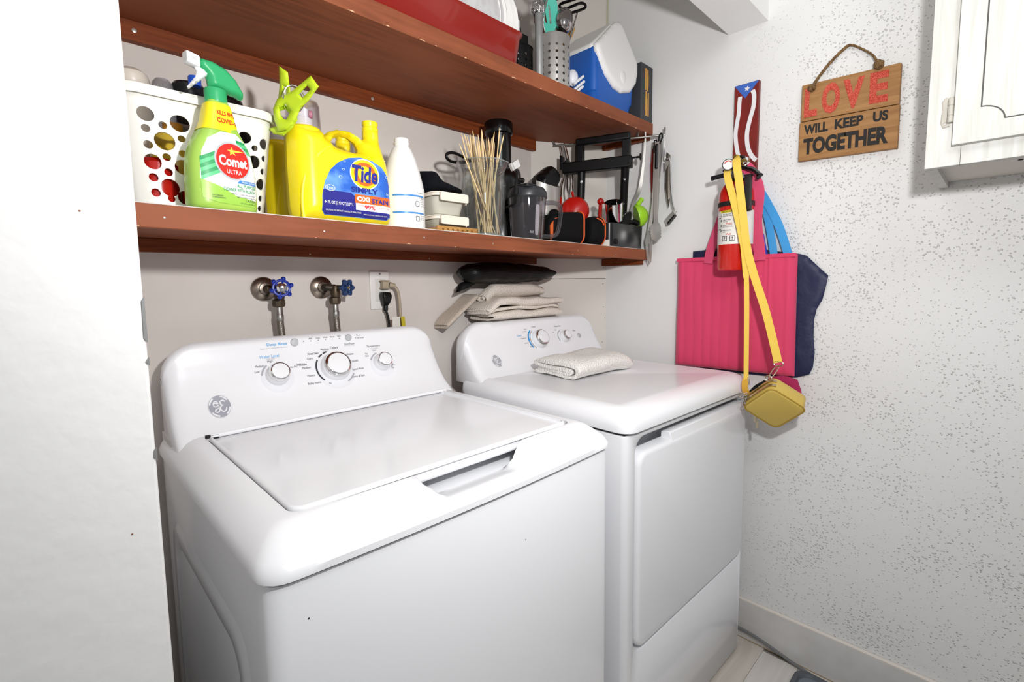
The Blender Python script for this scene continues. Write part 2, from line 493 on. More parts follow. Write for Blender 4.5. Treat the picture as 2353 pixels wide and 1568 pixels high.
fl = struct('floor', MB().box(-1.0, 1.8, -1.6, 1.45, -.06, -.004), mat('floor_joint', '8E877E', .8), 'pale whitewashed plank floor', smooth=False)
PLANK = [mat('plank_%d' % i, c, .42, wood=(c2, 4, (1, 12, 12)), bump=(30, .05, .002)) for i, (c, c2) in enumerate((('D8D2CB', 'C9C1B8'), ('DBD7D2', 'CEC8C0'), ('D2CBC2', 'C4BBB0')))]
pm = {}
y = .607 - .107 * 16; row = 0
while y < 1.3:
    x = -1.0 - random.random() * .4
    while x < 1.75:
        x0, x1 = max(x, -1.0), min(x + .9, 1.69)
        if x1 - x0 > .05:
            obj('plank', MB().box(x0 + .0006, x1 - .0006, y + .0006, y + .1064, -.01, 0), PLANK[random.randrange(3)], fl, smooth=False)
        x += .9
    y += .107; row += 1
bb = struct('baseboard_right', MB().box(W - .013, W, -1.6, 1.165, 0, .136), PAINT_BASE, 'off-white wooden baseboard along the right wall', smooth=False)
obj('trim_bead', MB().tube([(W - .006, -1.6, .139), (W - .006, 1.165, .139)], .0065, 10), mat('bead_paint', 'DCD5CC', .5), bb)
obj('caulk_line', MB().tube([(W - .011, -1.6, .002), (W - .011, 1.165, .002)], .003, 6), mat('stained_caulk', 'A89478', .8), bb)
tb_ = struct('trim_1', MB().box(W - .006, W - .0005, 1.1565, 1.1625, 1.86, 2.5), mat('corner_strip_paint', 'C9C6B0', .6), 'thin beige strip covering the corner joint above the upper shelf', smooth=False)
SCUFF = mat('scuff_brown', '8A5A3A', .7)
for x, z in ((.030, 1.318), (.046, 1.02)):
    obj('scuff_mark', MB().lathe([(.0009, 0), (.0006, .0005)], (x, .5618, z), 6, (0, -1, 0)), SCUFF if x > .025 else CHIP, wl)
# ================================================================== shelves
def shelf_board(yf, ztop, th, tilt=None):
    if tilt: return shelf_board(yf, ztop, th).map(lambda p: Vector((p.x, p.y, p.z - ztop + tilt(p.x))))
    pts = [(.072, yf), (W - .001, yf), (W - .001, 1.1600), (1.3985, 1.3120), (.072, 1.3120)]
    b = MB().prism([(x, y, ztop - th) for x, y in pts], (0, 0, th))
    return b
sh = thing('wall_shelf', 'lower red-brown stained wooden wall shelf crowded with bottles', 'shelf', (.9, .967, 1.345))
obj('board', shelf_board(.987, 1.3875, .027, None).map(lambda p: Vector((p.x, p.y, p.z - 1.389 + zl(p.x)))), SHELF, sh, smooth=False)
obj('front_edge', MB().box(.072, W - .001, .967, .9865, 1.349, 1.3875).map(lambda p: Vector((p.x, p.y, p.z - 1.389 + zl(p.x)))), SHELF, sh, smooth=False, bevel=.0015)
obj('shelf_liner', shelf_board(.9685, 1.389, .0015, zl), mat('pale_liner', 'C9C6C0', .6), sh, smooth=False)
obj('wall_ledger', MB().box(.072, 1.410, 1.293, 1.3125, 1.330, 1.35).map(lambda p: Vector((p.x, p.y, p.z if p.z < 1.345 else zl(p.x) - .0289))), LEDGER, sh, smooth=False, bevel=.001)
obj('end_ledger', MB().box(W - .021, W - .001, .988, 1.17, 1.322, 1.3505), LEDGER, sh, smooth=False, bevel=.001)
SCREW = mat('screw_head', 'C9C7C2', .35, .7)
for x, y, z in ((.52, 1.2925, 1.337), (.9, 1.2925, 1.337), (.155, .9665, 1.366), (.42, .9665, 1.362), (.66, .9665, 1.364), (.88, .9665, 1.361), (1.25, .9665, 1.357), (1.47, .9665, 1.352)):
    obj('screw', MB().lathe([(.0018, -.001), (.0018, .0006), (.0008, .001)], (x, y, z), 8, (0, -1, 0)), SCREW, sh)
su = thing('wall_shelf', 'upper red-brown wooden wall shelf holding the red dish and cooler', 'shelf', (.9, .955, 1.805))
obj('board', shelf_board(.955, ZU, .042), SHELF, su, smooth=False, bevel=.0015)
obj('wall_ledger', MB().box(.072, 1.410, 1.293, 1.3125, 1.7645, 1.8045), LEDGER, su, smooth=False, bevel=.001)
obj('end_ledger', MB().box(W - .021, W - .001, .966, 1.17, 1.787, 1.8045), LEDGER, su, smooth=False, bevel=.001)
for x in (.18, .72, 1.25):
    obj('screw', MB().lathe([(.0045, -.001), (.0045, .0008), (.002, .0014)], (x, 1.2925, 1.785), 10, (0, -1, 0)), SCREW, su)
CHIPW = mat('bare_wood_chip', 'C9A07C', .7)
random.seed(21)
for i in range(16):
    x = .50 + i * .07 + random.uniform(-.025, .025); l = random.uniform(.006, .022); h = random.uniform(.0012, .0032)
    obj('paint_chip', MB().prism([(x, .9548, 1.8052), (x + l, .9548, 1.8052), (x + l * .75, .9548, 1.8052 + h), (x + l * .3, .9548, 1.8052 + h * .7)], (0, .0006, 0)), CHIPW, su, smooth=False)
for i in range(7):
    x = .16 + i * .2 + random.uniform(-.06, .06); l = random.uniform(.004, .014); z = zl(x) - .0395
    obj('paint_chip', MB().prism([(x, .9668, z), (x + l, .9668, z), (x + l * .6, .9668, z + .0018)], (0, .0006, 0)), CHIPW, sh, smooth=False)
# ================================================================== washer and dryer
PROF = [(1.078, .930), (1.100, .943), (1.138, .972), (1.165, 1.004), (1.185, 1.035), (1.205, 1.073), (1.213, 1.10), (1.217, 1.125)]
def prof_y(z):
    P = PROF
    if z <= P[0][1]: return P[0][0]
    for (y0, z0), (y1, z1) in zip(P, P[1:]):
        if z <= z1: return y0 + (y1 - y0) * (z - z0) / (z1 - z0)
    return P[-1][0]
def guard(w, ztop, zbot, yback, off, R=.07, taper=0.):
    """control housing: slices along x of the ski-slope front profile, high corners rounded off; off shifts the profile in y"""
    ds = [0, .004, .010, .018, .028, .042, .058, .076]
    xs = ds + [.12 + (w - .24) * i / 10 for i in range(11)] + [w - d for d in ds[::-1]]
    rings = []
    for x in xs:
        d = min(x, w - x)
        zt = ztop if d >= R else ztop - R * 1.0 + math.sqrt(max(R * R - (R - d) ** 2, 0)) * 1.0
        zt = max(zt, zbot + .11)
        yo = 0 if d >= .03 else .024 * (1 - math.sqrt(1 - (1 - d / .03) ** 2))
        ring = []
        er = .016
        zz = [zbot] + [q[1] for q in PROF[1:]]
        zz = sorted(zz + [(a + b) / 2 for a, b in zip(zz, zz[1:])])
        for z in zz:
            z = min(z, zt - er)
            ring.append((x, prof_y(z) + off + yo, z))
        yt = prof_y(zt - er) + off + yo
        for i in range(1, 6):
            a = PI / 2 * i / 5
            ring.append((x, yt + er * (1 - math.cos(a)) * 1.3, zt - er + er * math.sin(a)))
        yb = yback - yo * .3 - taper * x / w
        ring += [(x, yb - .01, zt), (x, yb, zt - .008), (x, yb, zbot)]
        rings.append(ring)
    return MB().loft(rings)
def knob(parent, c, r, nrm, rot=0.):
    n = Vector(nrm).normalized()
    k = obj('knob', MB().lathe([(r * 1.02, -.004), (r * 1.0, .004), (r * .9, .016), (r * .86, .018)], c, 36, n), WHITE_PLAST, parent, world=False)
    obj('chrome_ring', MB().lathe([(r * .86, .018), (r * .92, .0195), (r * .90, .022), (r * .80, .0262), (r * .74, .0268)], c, 40, n, cap0=False, cap1=False), CHROME, k, world=False)
    obj('knob_face', MB().lathe([(r * .74, .0255), (r * .70, .0275), (r * .3, .0285), (.0001, .0286)], c, 36, n), WHITE_PLAST, k, world=False)
    return k
def ringarc(cx, cz, r0, r1, a0, a1, fn, n=14):
    """flat printed arc on a panel; angles clockwise from up"""
    b = MB(); P = []
    for i in range(n + 1):
        a = math.radians(a0 + (a1 - a0) * i / n)
        for r in (r0, r1): P.append(fn(cx + r * math.sin(a), cz + r * math.cos(a)))
    return b.add(P, [(2 * i, 2 * i + 1, 2 * i + 3, 2 * i + 2) for i in range(n)])
INK = mat('grey_print', '4A4C52', .5)
INK_PALE = mat('pale_print', 'A9ABB2', .5)
INK_BLUE = mat('blue_print', '4AA3DC', .5)
INK_DARK = mat('charcoal_print', '2E3038', .5)
BADGE = mat('silver_badge', 'A3A4AF', .35)
BTN = mat('grey_button', 'C2C4C8', .35, .3)
def monogram(parent, cx, cz, r, fn, nrm, small=False):
    """round silver badge with the looped script letters and four swirl marks on its rim"""
    bd = obj('badge', MB().skin(circ(cx, cz, r, 40), [], lambda u, v: fn(u, v, .0010), [(cx + r * i / 6, cz + r * j / 6) for i in range(-6, 7) for j in range(-6, 7)]), BADGE if not small else INK_PALE, parent, world=False)
    b = MB()
    for k in range(4):
        b.v, b.f = (b.v, b.f)
        q = ringarc(cx, cz, r * .80, r * .93, 90 * k + 12, 90 * k + 58, lambda u, v: fn(u, v, .0015), 6); b.add(q.v, q.f)
    q = ringarc(cx, cz, r * .965, r * 1.0, 0, 360, lambda u, v: fn(u, v, .0015), 40); b.add(q.v, q.f)
    def curve(pts, w):
        S = smooth_path([(p[0], p[1], 0) for p in pts], 8)
        P = []
        for i, p in enumerate(S):
            t = (S[min(i + 1, len(S) - 1)] - S[max(i - 1, 0)]).normalized(); ww = w * r
            for s in (-1, 1): P.append(fn(cx + p.x * r - t.y * ww * s, cz + p.y * r + t.x * ww * s, .0016))
        b.add(P, [(2 * i, 2 * i + 1, 2 * i + 3, 2 * i + 2) for i in range(len(S) - 1)])
    curve([(-.55, .18), (-.42, .42), (-.18, .40), (-.14, .12), (-.34, -.02), (-.52, .12), (-.40, .30), (-.16, .20), (-.06, -.10), (-.12, -.42), (-.36, -.50), (-.48, -.34), (-.28, -.22), (.0, -.1)], .045)
    curve([(.52, .34), (.36, .48), (.12, .40), (.10, .16), (.30, .06), (.10, -.02), (.02, -.28), (.20, -.48), (.46, -.40), (.56, -.18)], .05)
    obj('monogram', b, WHITE_PLAST, bd, world=False)
def appliance_cap(w, d, z0, z1, ins, bow=0., dip=None, hole=None):
    """moulded top: loft of rounded-rectangle rings; ins = list of (z, left, right, front, back) insets; hole = lid pocket"""
    rings = []
    for z, l, r_, f, bk in ins:
        rad = max(.03 - .3 * f, .012)
        rings.append([(p[0], p[1], z) for p in rr(l, w - r_, f, d - bk, rad, 5, 26)])
    b = MB()
    if hole:
        x0, x1, y0, y1, zb = hole
        zt = ins[-1][0]
        rings.append([(p[0], p[1], zt) for p in rr(x0, x1, y0, y1, .022, 5, 26)])
        rings.append([(p[0], p[1], zb) for p in rr(x0 + .002, x1 - .002, y0 + .002, y1 - .002, .020, 5, 26)])
    b.loft(rings)
    def fn(p):
        u = p.x / w
        if p.y < d * .4: p = Vector((p.x, p.y - bow * (1 - (2 * u - 1) ** 2) * (1 if p.z < z0 + .02 else .6), p.z))
        if dip:
            xa, xb, yl = dip
            t = min(max((p.x - xa) / .034, 0), 1) * min(max((xb - p.x) / .034, 0), 1)
            t = t * t * (3 - 2 * t)
            if p.y < yl and p.z > z0 + .018:
                tz = .9205 if p.z < .930 else .9185 if p.z < .940 else .914 if p.z < .9485 else .911 if p.z < .952 else .910
                p = Vector((p.x, p.y, p.z + (tz - p.z) * t))
        return p
    return b.map(fn)
# ------------------------------------------------------------------ washer
X0, Y0 = .163, .576
ws = thing('washing_machine', 'white top-loading washing machine with closed lid and three chrome-rimmed knobs', 'washer', (X0, Y0, 0))
ww, wd = .692, .68
def wring(z, i, rad=.022):
    return [(p[0], p[1], z) for p in rr(i, ww - i, i, wd - i, rad, 6, 26)]
def bowed(p):
    return Vector((p.x, p.y - .010 * (1 - (2 * p.x / ww - 1) ** 2) if p.y < .3 else p.y, p.z))
obj('cabinet', MB().loft([wring(.012, .003), wring(.03, 0), wring(.893, 0), wring(.897, .0015), wring(.897, .006)]).map(bowed), WHITE_APPL, ws, world=False)
obj('seam', MB().loft([wring(.896, .007), wring(.904, .007)]).map(bowed), GAP, ws, world=False)
ins = [(.9015, -.004, -.004, -.004, -.002), (.904, -.007, -.007, -.008, -.002), (.913, -.007, -.007, -.008, -.002), (.924, -.002, -.002, .004, 0), (.936, .010, .010, .024, 0), (.946, .022, .022, .040, 0), (.951, .034, .034, .052, 0), (.9525, .046, .046, .060, 0)]
obj('top_cap', appliance_cap(ww, wd, .9015, .9525, ins, .010, (.238, .478, .080), (.052, .638, .062, .520, .908)), WHITE_PLAST, ws, world=False, angle=50)
lid = rbox(.0555, .6345, .0655, .528, .930, .9555, .02, .006, 5, 10)
obj('lid', lid, WHITE_APPL, ws, world=False)
# side panel embossing
obj('side_embossing', MB().loft([[(x, p[0], p[1]) for p in rr(.09 + i, .60 - i, .10 + i, .79 - i, .05, 5)] for x, i in ((.002, 0), (-.0035, .012), (-.0035, .04), (.002, .052))]), WHITE_APPL, ws, world=False)
gw = guard(ww - .012, 1.132, .930, 1.246 - Y0, -Y0)
g = obj('control_panel', gw.map(lambda p: p + Vector((.006, 0, 0))), WHITE_PLAST, ws, world=False, angle=60)
obj('lid_ridge', MB().tube([(.06, 1.092 - Y0, .955), (.35, 1.089 - Y0, .956), (.64, 1.092 - Y0, .955)], .0045, 10), WHITE_PLAST, ws, world=False)
def wf(u, v, e=.0007):       # point on the washer's control panel, u = world x, v = height
    y = prof_y(v); t = .5
    return (u - X0, y - Y0 - e * .87, v + e * .5)
nrm = (0, -.87, .5)
for cx, cz, r in ((.388, 1.044, .0265), (.5295, 1.045, .038), (.660, 1.041, .0245)):
    k = knob(ws, wf(cx, cz), r, nrm)
for cx, cz, r in ((.388, 1.040, .036), (.5295, 1.040, .05), (.660, 1.037, .034)):
    obj('dial_shade_disc', MB().skin(circ(cx, cz - .003, r, 40, r * .84), [], lambda u, v: wf(u, v, .0003), [(cx + .02 * i, cz + .01 * j) for i in (-1, 0, 1) for j in (-2, -1, 0, 1, 2)]), mat('dial_shadow_grey', 'E4E5E9', .35), ws, world=False)  # flat discs, the shade around each knob is put into their grey
for cx, cz, r in ((.4395, 1.1145, .0095), (.579, 1.1145, .0088)):
    obj('button', MB().lathe([(r, -.004), (r, .002), (r * .85, .0032), (.0005, .0035)], wf(cx, cz), 28, (0, -.97, .2)), BTN, ws, world=False)
def letters(items, fn, m, parent, world=False):
    for it in items: obj('lettering', texts([it], fn), m, parent, world=world, smooth=False)
letters([('Deep Rinse', .399, 1.1135, .046, .0085, .01), ('Water Level', .378, 1.0875, .044, .0078)], wf, INK_BLUE, ws)
letters([('Whites', .448, 1.0605, .024, .0068, .012), ('Light', .4715, 1.071, .014, .0060), ('Medium', .458, 1.0515, .020, .0052), ('Heavy', .464, 1.032, .018, .0062), ('Bulky Items', .467, 1.0145, .032, .0066),
    ('DeepClean', .481, 1.0825, .027, .0066, .012), ('Medium', .512, 1.0905, .021, .0055), ('Colors', .5365, 1.0925, .020, .0062, .012), ('Delicates', .5735, 1.072, .026, .0052), ('Casuals', .583, 1.054, .022, .0052), ('Speed Wash', .5875, 1.0325, .032, .0062), ('Drain & Spin', .583, 1.0155, .034, .0064),
    ('High', .378, 1.0755, .012, .0058), ('Medium', .3535, 1.0675, .019, .0050), ('Low', .346, 1.0560, .010, .0046), ('Precise Fill', .423, 1.0575, .025, .0046),
    ('Start/Pause', .580, 1.0985, .028, .0052), ('Pause', .6085, 1.119, .012, .0038), ('Lid Locked', .613, 1.1115, .020, .0038),
    ('Fill', .4795, 1.1205, .007, .0038), ('Soak', .4985, 1.1205, .011, .0038), ('Wash', .5175, 1.1205, .012, .0038), ('Rinse', .536, 1.1205, .012, .0038), ('Spin', .5545, 1.1205, .010, .0045),
    ('Temperature', .6475, 1.0855, .040, .0070), ('Cool', .648, 1.0745, .010, .0042), ('Tap', .622, 1.0675, .008, .0045), ('Cold', .622, 1.062, .010, .0040), ('Warm', .690, 1.032, .012, .0042), ('Hot', .688, 1.024, .008, .0042), ('Colors', .689, 1.044, .011, .0036)], wf, INK, ws)
letters([('Select when adding fabric softener', .392, 1.1055, .062, .0035), ('Load Size', .379, 1.0815, .019, .0033), ('Normal', .514, 1.0855, .012, .0030), ('Hold 3 secs to stop', .580, 1.0935, .028, .0028), ('for Cool Rinse', .649, 1.0795, .022, .0028)], wf, INK_PALE, ws)
d = MB()
for a0, a1 in ((-132, -58), (-48, -34), (-30, -17)):
    q = ringarc(.5295, 1.045, .0465, .0505, a0, a1, lambda u, v: wf(u, 1.045 + (v - 1.045) * .84)); d.add(q.v, q.f)
obj('cycle_scale', d, INK_DARK, ws, world=False, smooth=False, kind='stuff')
d = MB()
for c, z, r, a0, a1 in ((.5295, 1.045, .0495, 120, 214), (.388, 1.044, .0335, -85, -35), (.660, 1.041, .031, -70, -15), (.660, 1.041, .031, 95, 125)):
    q = ringarc(c, z, r - .002, r + .002, a0, a1, lambda u, v: wf(u, z + (v - z) * .84)); d.add(q.v, q.f)
obj('pale_scale', d, INK_PALE, ws, world=False, smooth=False, kind='stuff')
d = MB()
for x in (.4795, .4985, .5175, .536, .5545): d.add([wf(x + .0011 * math.cos(i), 1.1145 + .0011 * math.sin(i)) for i in (0, 1, 2, 3, 4, 5)], [(0, 1, 2, 3, 4, 5)])
for x, z in ((.5985, 1.1195), (.5995, 1.112), (.462, 1.115)): d.add([wf(x + .0012 * math.cos(i), z + .0012 * math.sin(i)) for i in (0, 1, 2, 3, 4, 5)], [(0, 1, 2, 3, 4, 5)])
obj('indicator_dots', d, INK_DARK, ws, world=False, smooth=False, kind='stuff')
monogram(ws, .258, .998, .0215, wf, nrm)
obj('rear_bracket', MB().box(.004, .014, .58, .676, .90, .945), mat('rusty_white_enamel', 'DEDBD8', .5, spots=('A8763F', 90, .5)), ws, world=False, bevel=.002)
obj('hinge_gap', MB().box(.052, .075, .512, .522, .948, .9575), GAP, ws, world=False)
for u, v, r in ((.044, .845, .0014), (.055, .70, .001), (.135, .675, .0016), (.42, .80, .001)):
    obj('scuff_mark', MB().lathe([(r, 0), (r * .6, .0004)], (u, -.010 * (1 - (2 * u / ww - 1) ** 2) - .0004, v), 6, (0, -1, 0)), INK_DARK, ws, world=False)
# ------------------------------------------------------------------ dryer
dx, dy, dw, dd = .9275, .5805, .682, .625
dr = thing('clothes_dryer', 'white front-loading clothes dryer with flat door beside the right wall', 'dryer', (dx, dy, 0), -.027)
obj('cabinet', MB().loft([[(p[0], p[1], z) for p in rr(0, dw, .062, dd, .004, 3)] for z in (.012, .9)]), WHITE_APPL, dr, world=False)
# front sheet with the door opening
outer = [(p[0], p[1]) for p in rr(.0, dw, .012, .9, .004, 6, 8)]
hole_ = rr(.038, dw - .004, .342, .890, .04, 6, 8)
hole_in = rr(.040, dw - .006, .344, .888, .037, 6, 8)
fr = MB().loft([[(x, .0622, z) for x, z in outer], [(x, .014, z) for x, z in outer], [(min(max(x, .004), dw - .002), .004, z) for x, z in outer], [(min(max(x, .016), dw - .004), 0, min(max(z, .016), .898)) for x, z in outer], [(x, 0, z) for x, z in hole_], [(x, .002, z) for x, z in hole_in], [(x, .0618, z) for x, z in hole_in]], False, False)
obj('front_panel', fr, WHITE_APPL, dr, world=False, angle=60)
def slab(x0, x1, z0, z1, y0, y1, r, er):
    rings = []
    for y, i in ((y1, 0), (y0 + er, 0), (y0 + er * .4, er * .2), (y0 + er * .1, er * .6), (y0, er)):
        rings.append([(p[0], y, p[1]) for p in rr(x0 + i, x1 - i, z0 + i, z1 - i, max(r - i, .003), 6, 4)])
    return MB().loft(rings)
dd_ = obj('door', slab(.048, dw - .004, .352, .850, -.006, .030, .034, .012), WHITE_APPL, dr, world=False, angle=60)
obj('handle_lip', MB().prism([(.205, -.004, .842), (.205, .030, .842), (.205, .030, .866), (.205, .010, .868), (.205, .004, .866)], (.468, 0, 0)), WHITE_APPL, dd_, world=False, bevel=.002)
for z in (.775, .575, .392):
    obj('screw', MB().lathe([(.0032, -.001), (.0032, .001), (.001, .0016)], (.0485, .012, z), 10, (-1, 0, 0)), mat('dark_screw', '4A4D52', .4, .6), dr, world=False)
obj('seam', MB().box(.006, dw - .006, .008, dd - .01, .898, .9075), GAP, dr, world=False)
ins = [(.9055, -.002, -.002, -.004, 0), (.908, -.006, -.006, -.012, 0), (.922, -.007, -.007, -.013, 0), (.938, -.004, -.004, -.008, 0), (.950, .006, .006, .004, 0), (.958, .018, .018, .020, 0), (.9615, .032, .032, .038, 0), (.9615, .040, .040, .046, 0), (.9595, .050, .050, .056, 0)]
obj('top_cap', appliance_cap(dw, dd, .9055, .9615, ins), WHITE_PLAST, dr, world=False, angle=50)
gd = guard(dw - .008, 1.128, .940, .655, -.600, .085, .02)
obj('control_panel', gd.map(lambda p: p + Vector((.004, 0, 0))), WHITE_PLAST, dr, world=False, angle=60)
def df(u, v, e=.0007):
    return (u, prof_y(v) - .600 - e * .87, v + e * .5)
for cx, cz, r in ((.335, 1.052, .034), (.470, 1.050, .022)):
    knob(dr, df(cx, cz), r, nrm)
obj('button', MB().lathe([(.0095, -.004), (.0095, .002), (.008, .0032), (.0005, .0035)], df(.560, 1.048), 24, nrm), BTN, dr, world=False)
letters([('Cottons', .245, 1.072, .022, .0070)], df, INK_BLUE, dr)
q = ringarc(.335, 1.052, .047, .053, -125, -38, lambda u, v: df(u, 1.052 + (v - 1.052) * .84))
obj('blue_scale', q, mat('blue_scale_print', '2D8FD0', .5), dr, world=False, smooth=False)
letters([('Optimum Dry', .262, 1.061, .026, .0048), ('Less Dry', .276, 1.083, .019, .0045), ('More Dry', .268, 1.044, .019, .0045), ('Damp', .282, 1.0915, .014, .0035), ('Casuals', .325, 1.0975, .020, .0052), ('Off', .282, 1.031, .006, .0045), ('Temperature', .452, 1.0905, .038, .0075), ('Medium', .438, 1.078, .012, .0036), ('Low', .422, 1.070, .010, .0036), ('Start', .542, 1.069, .014, .0060)], df, INK, dr)
d = MB()
for c, z, r, a0, a1 in ((.470, 1.050, .030, -120, -20), (.335, 1.052, .042, -140, -30)):
    qq = ringarc(c, z, r - .002, r + .002, a0, a1, lambda u, v: df(u, z + (v - z) * .84)); d.add(qq.v, qq.f)
obj('pale_scale', d, INK_PALE, dr, world=False, smooth=False, kind='stuff')
monogram(dr, .105, 1.003, .0185, df, nrm, True)
# ================================================================== on the back wall: taps, socket, plugs
CHROME_OLD = mat('tarnished_chrome', '8A7F74', .28, 1., var=('4A3A2C', 14, (1, 1, 1)))
BRASS_OLD = mat('aged_brass', '5C4F40', .5, .8, var=('3E3A34', 20, (1, 1, 1)))
BRAID = mat('braided_steel', '7E7870', .35, .9, bump=(420, .8, .001))
HANDLE_A = mat('glossy_blue_enamel', '16329A', .25)
HANDLE_B = mat('dull_blue_enamel', '1B3A66', .4)
def hose(parent, x, y, z, zbot):
    p = smooth_path([(x, y, z), (x + .001, y, z - .03), (x + .004, y - .002, z - .08), (x + .002, y - .004, zbot)], 8)
    obj('ferrule', MB().lathe([(.0085, 0), (.0085, -.02), (.0098, -.022), (.0098, -.034), (.009, -.036)], (x, y, z), 20), DULL_STEEL, parent)
    obj('braided_hose', MB().tube([q + Vector((0, 0, -.02)) for q in p], .0088, 14), BRAID, parent)
def valve(label, x, z, hx, axis, hm, petals):
    t = thing('tap_valve', label, 'valve', (x, B, z))
    obj('wall_flange', MB().lathe([(.030, 0), (.0305, .004), (.029, .008), (.022, .012), (.015, .014), (.0145, .020), (.0125, .0205)], (x, B, z), 36, (0, -1, 0)), CHROME_OLD, t)
    by = B - .046
    obj('pipe', MB().tube([(x, B - .01, z), (x + .003, B - .04, z), (hx - .004, by, z - .002)], .0095, 14), BRASS_OLD, t)
    obj('valve_body', MB().lathe([(.010, .012), (.0125, .005), (.0125, -.012), (.011, -.02)], (hx - .004, by, z - .008), 20), BRASS_OLD, t)
    obj('coupling_nut', MB().lathe([(.011, 0), (.0155, -.002), (.016, -.012), (.0145, -.018), (.0105, -.020)], (hx - .006, by, z - .026), 8), BRASS_OLD, t, angle=20)
    ax = Vector(axis).normalized(); c = Vector((hx, by, z)) + ax * .040
    obj('stem', MB().tube([Vector((hx - .003, by, z)), c], .006, 10), BRASS_OLD, t)
    M = axm(ax); hub = c
    P = lambda u, v, w=0: c + M @ Vector((u, v, w))
    if petals == 'ring':
        h = obj('handle', MB().tube([P(.0185 * math.cos(a), .0185 * math.sin(a)) for a in [2 * PI * i / 36 for i in range(36)]], .0035, 8, True), hm, t)
        for i in range(6):
            a = 2 * PI * i / 6 + .3
            obj('grip_ball', MB().ball(P(.0225 * math.cos(a), .0225 * math.sin(a)), .0058, 12, 8), hm, h)
            obj('spoke', MB().tube([P(.008 * math.cos(a), .008 * math.sin(a)), P(.018 * math.cos(a), .018 * math.sin(a))], .0025, 6), hm, h)
        obj('hub', MB().lathe([(.012, -.004), (.0125, .002), (.011, .005), (.0065, .0062), (.005, .009), (.0005, .0095)], c, 24, ax), CHROME, h)
    else:
        holes = []
        for i in range(6):
            a0 = 2 * PI * i / 6 + .24; a1 = a0 + .56
            holes.append([(r * math.cos(a), r * math.sin(a)) for r, aa in ((.0065, (a0, a1)), (.0145, (a1, a0))) for a in aa])
        outl = [((.0205 + .0035 * math.cos(6 * a)) * math.cos(a), (.0205 + .0035 * math.cos(6 * a)) * math.sin(a)) for a in [2 * PI * i / 72 for i in range(72)]]
        h = obj('handle', MB().plate(outl, holes, lambda u, v, w: P(u, v, w - .004), .008), hm, t, bevel=.0015)
        obj('hub', MB().lathe([(.0035, .004), (.0035, .006), (.0005, .0065)], c, 12, ax), mat('brass_nut', '9A8A5A', .4, .8), h)
    hose(t, hx - .006, by, z - .044, 1.10)
    return t
valve('tap with bright blue ringed handle and silver hub, left above washer', .406, 1.247, .432, (-.28, -1, .05), HANDLE_A, 'ring')
valve('tap with dull blue six-lobed wheel handle, right one above washer', .553, 1.249, .577, (.30, -1, -.04), HANDLE_B, 'wheel')
ol = thing('wall_outlet', 'white wall socket plate behind the washer with two plugs', 'outlet', (.730, B, 1.238))
PLATE = mat('white_socket_plastic', 'E9E7E3', .35)
obj('cover_plate', MB().box(.6985, .7615, B - .006, B, 1.182, 1.294), PLATE, ol, bevel=.002)
obj('socket_insert', MB().box(.713, .747, B - .0075, B - .004, 1.204, 1.272), mat('socket_insert_plastic', 'DDDBD6', .35), ol, bevel=.001)
obj('plate_screw', MB().lathe([(.003, 0), (.003, .001), (.001, .0014)], (.730, B - .006, 1.287), 10, (0, -1, 0)), DULL_STEEL, ol)
pc = thing('power_cord', 'beige plug and cord in the upper socket', 'cord', (.735, B - .02, 1.255))
BEIGE = mat('beige_rubber', 'A89B85', .5)
obj('plug', rbox(.724, .752, B - .032, B - .0075, 1.242, 1.268, .006, .004), BEIGE, pc)
obj('strain_relief', MB().lathe([(.0085, 0), (.007, .012), (.006, .018)], (.752, B - .022, 1.255), 14, (.8, -.3, -.2)), BEIGE, pc)
obj('cord', MB().tube(smooth_path([(.766, B - .026, 1.250), (.775, B - .030, 1.235), (.780, B - .030, 1.20), (.783, B - .028, 1.15), (.785, B - .025, 1.09), (.79, B - .025, 1.0)], 8), .0048, 10), BEIGE, pc)
pk = thing('power_cord', 'black plug and cord in the lower socket', 'cord', (.735, B - .02, 1.22))
obj('plug', MB().loft([[(p[0], B - .0075 - (.03 if z < 1.225 else .026) * 0 - p[1], z) for p in rr(.738 - w, .738 + w, 0, d, .006, 4)] for z, w, d in ((1.233, .008, .018), (1.231, .0135, .026), (1.222, .0150, .030), (1.212, .0135, .030), (1.200, .0105, .026), (1.192, .008, .018))]), BLACK, pk)
obj('strain_relief', MB().lathe([(.0078, 0), (.0072, -.004), (.0078, -.006), (.0068, -.010), (.0072, -.012), (.006, -.018)], (.738, B - .02, 1.194), 12), BLACK, pk)
obj('cord', MB().tube(smooth_path([(.738, B - .02, 1.18), (.742, B - .021, 1.165), (.747, B - .020, 1.14), (.75, B - .018, 1.05)], 6), .0036, 8), BLACK, pk)
tg = thing('cord_tag', 'white and yellow warning tag hanging on the cords', 'tag', (.77, B - .035, 1.13))
obj('tag_leaf', MB().box(.7475, .7735, B - .0405, B - .040, 1.085, 1.158), mat('tag_paper', 'DAD8D2', .6, spots=('5A5A5A', 300, .62)), tg, smooth=False)
obj('tag_leaf', MB().prism([(.774, B - .046, 1.158), (.790, B - .040, 1.158), (.797, B - .040, 1.085), (.779, B - .046, 1.085)], (0, .0006, 0)), mat('tag_yellow', 'C8B92A', .6), tg, smooth=False)
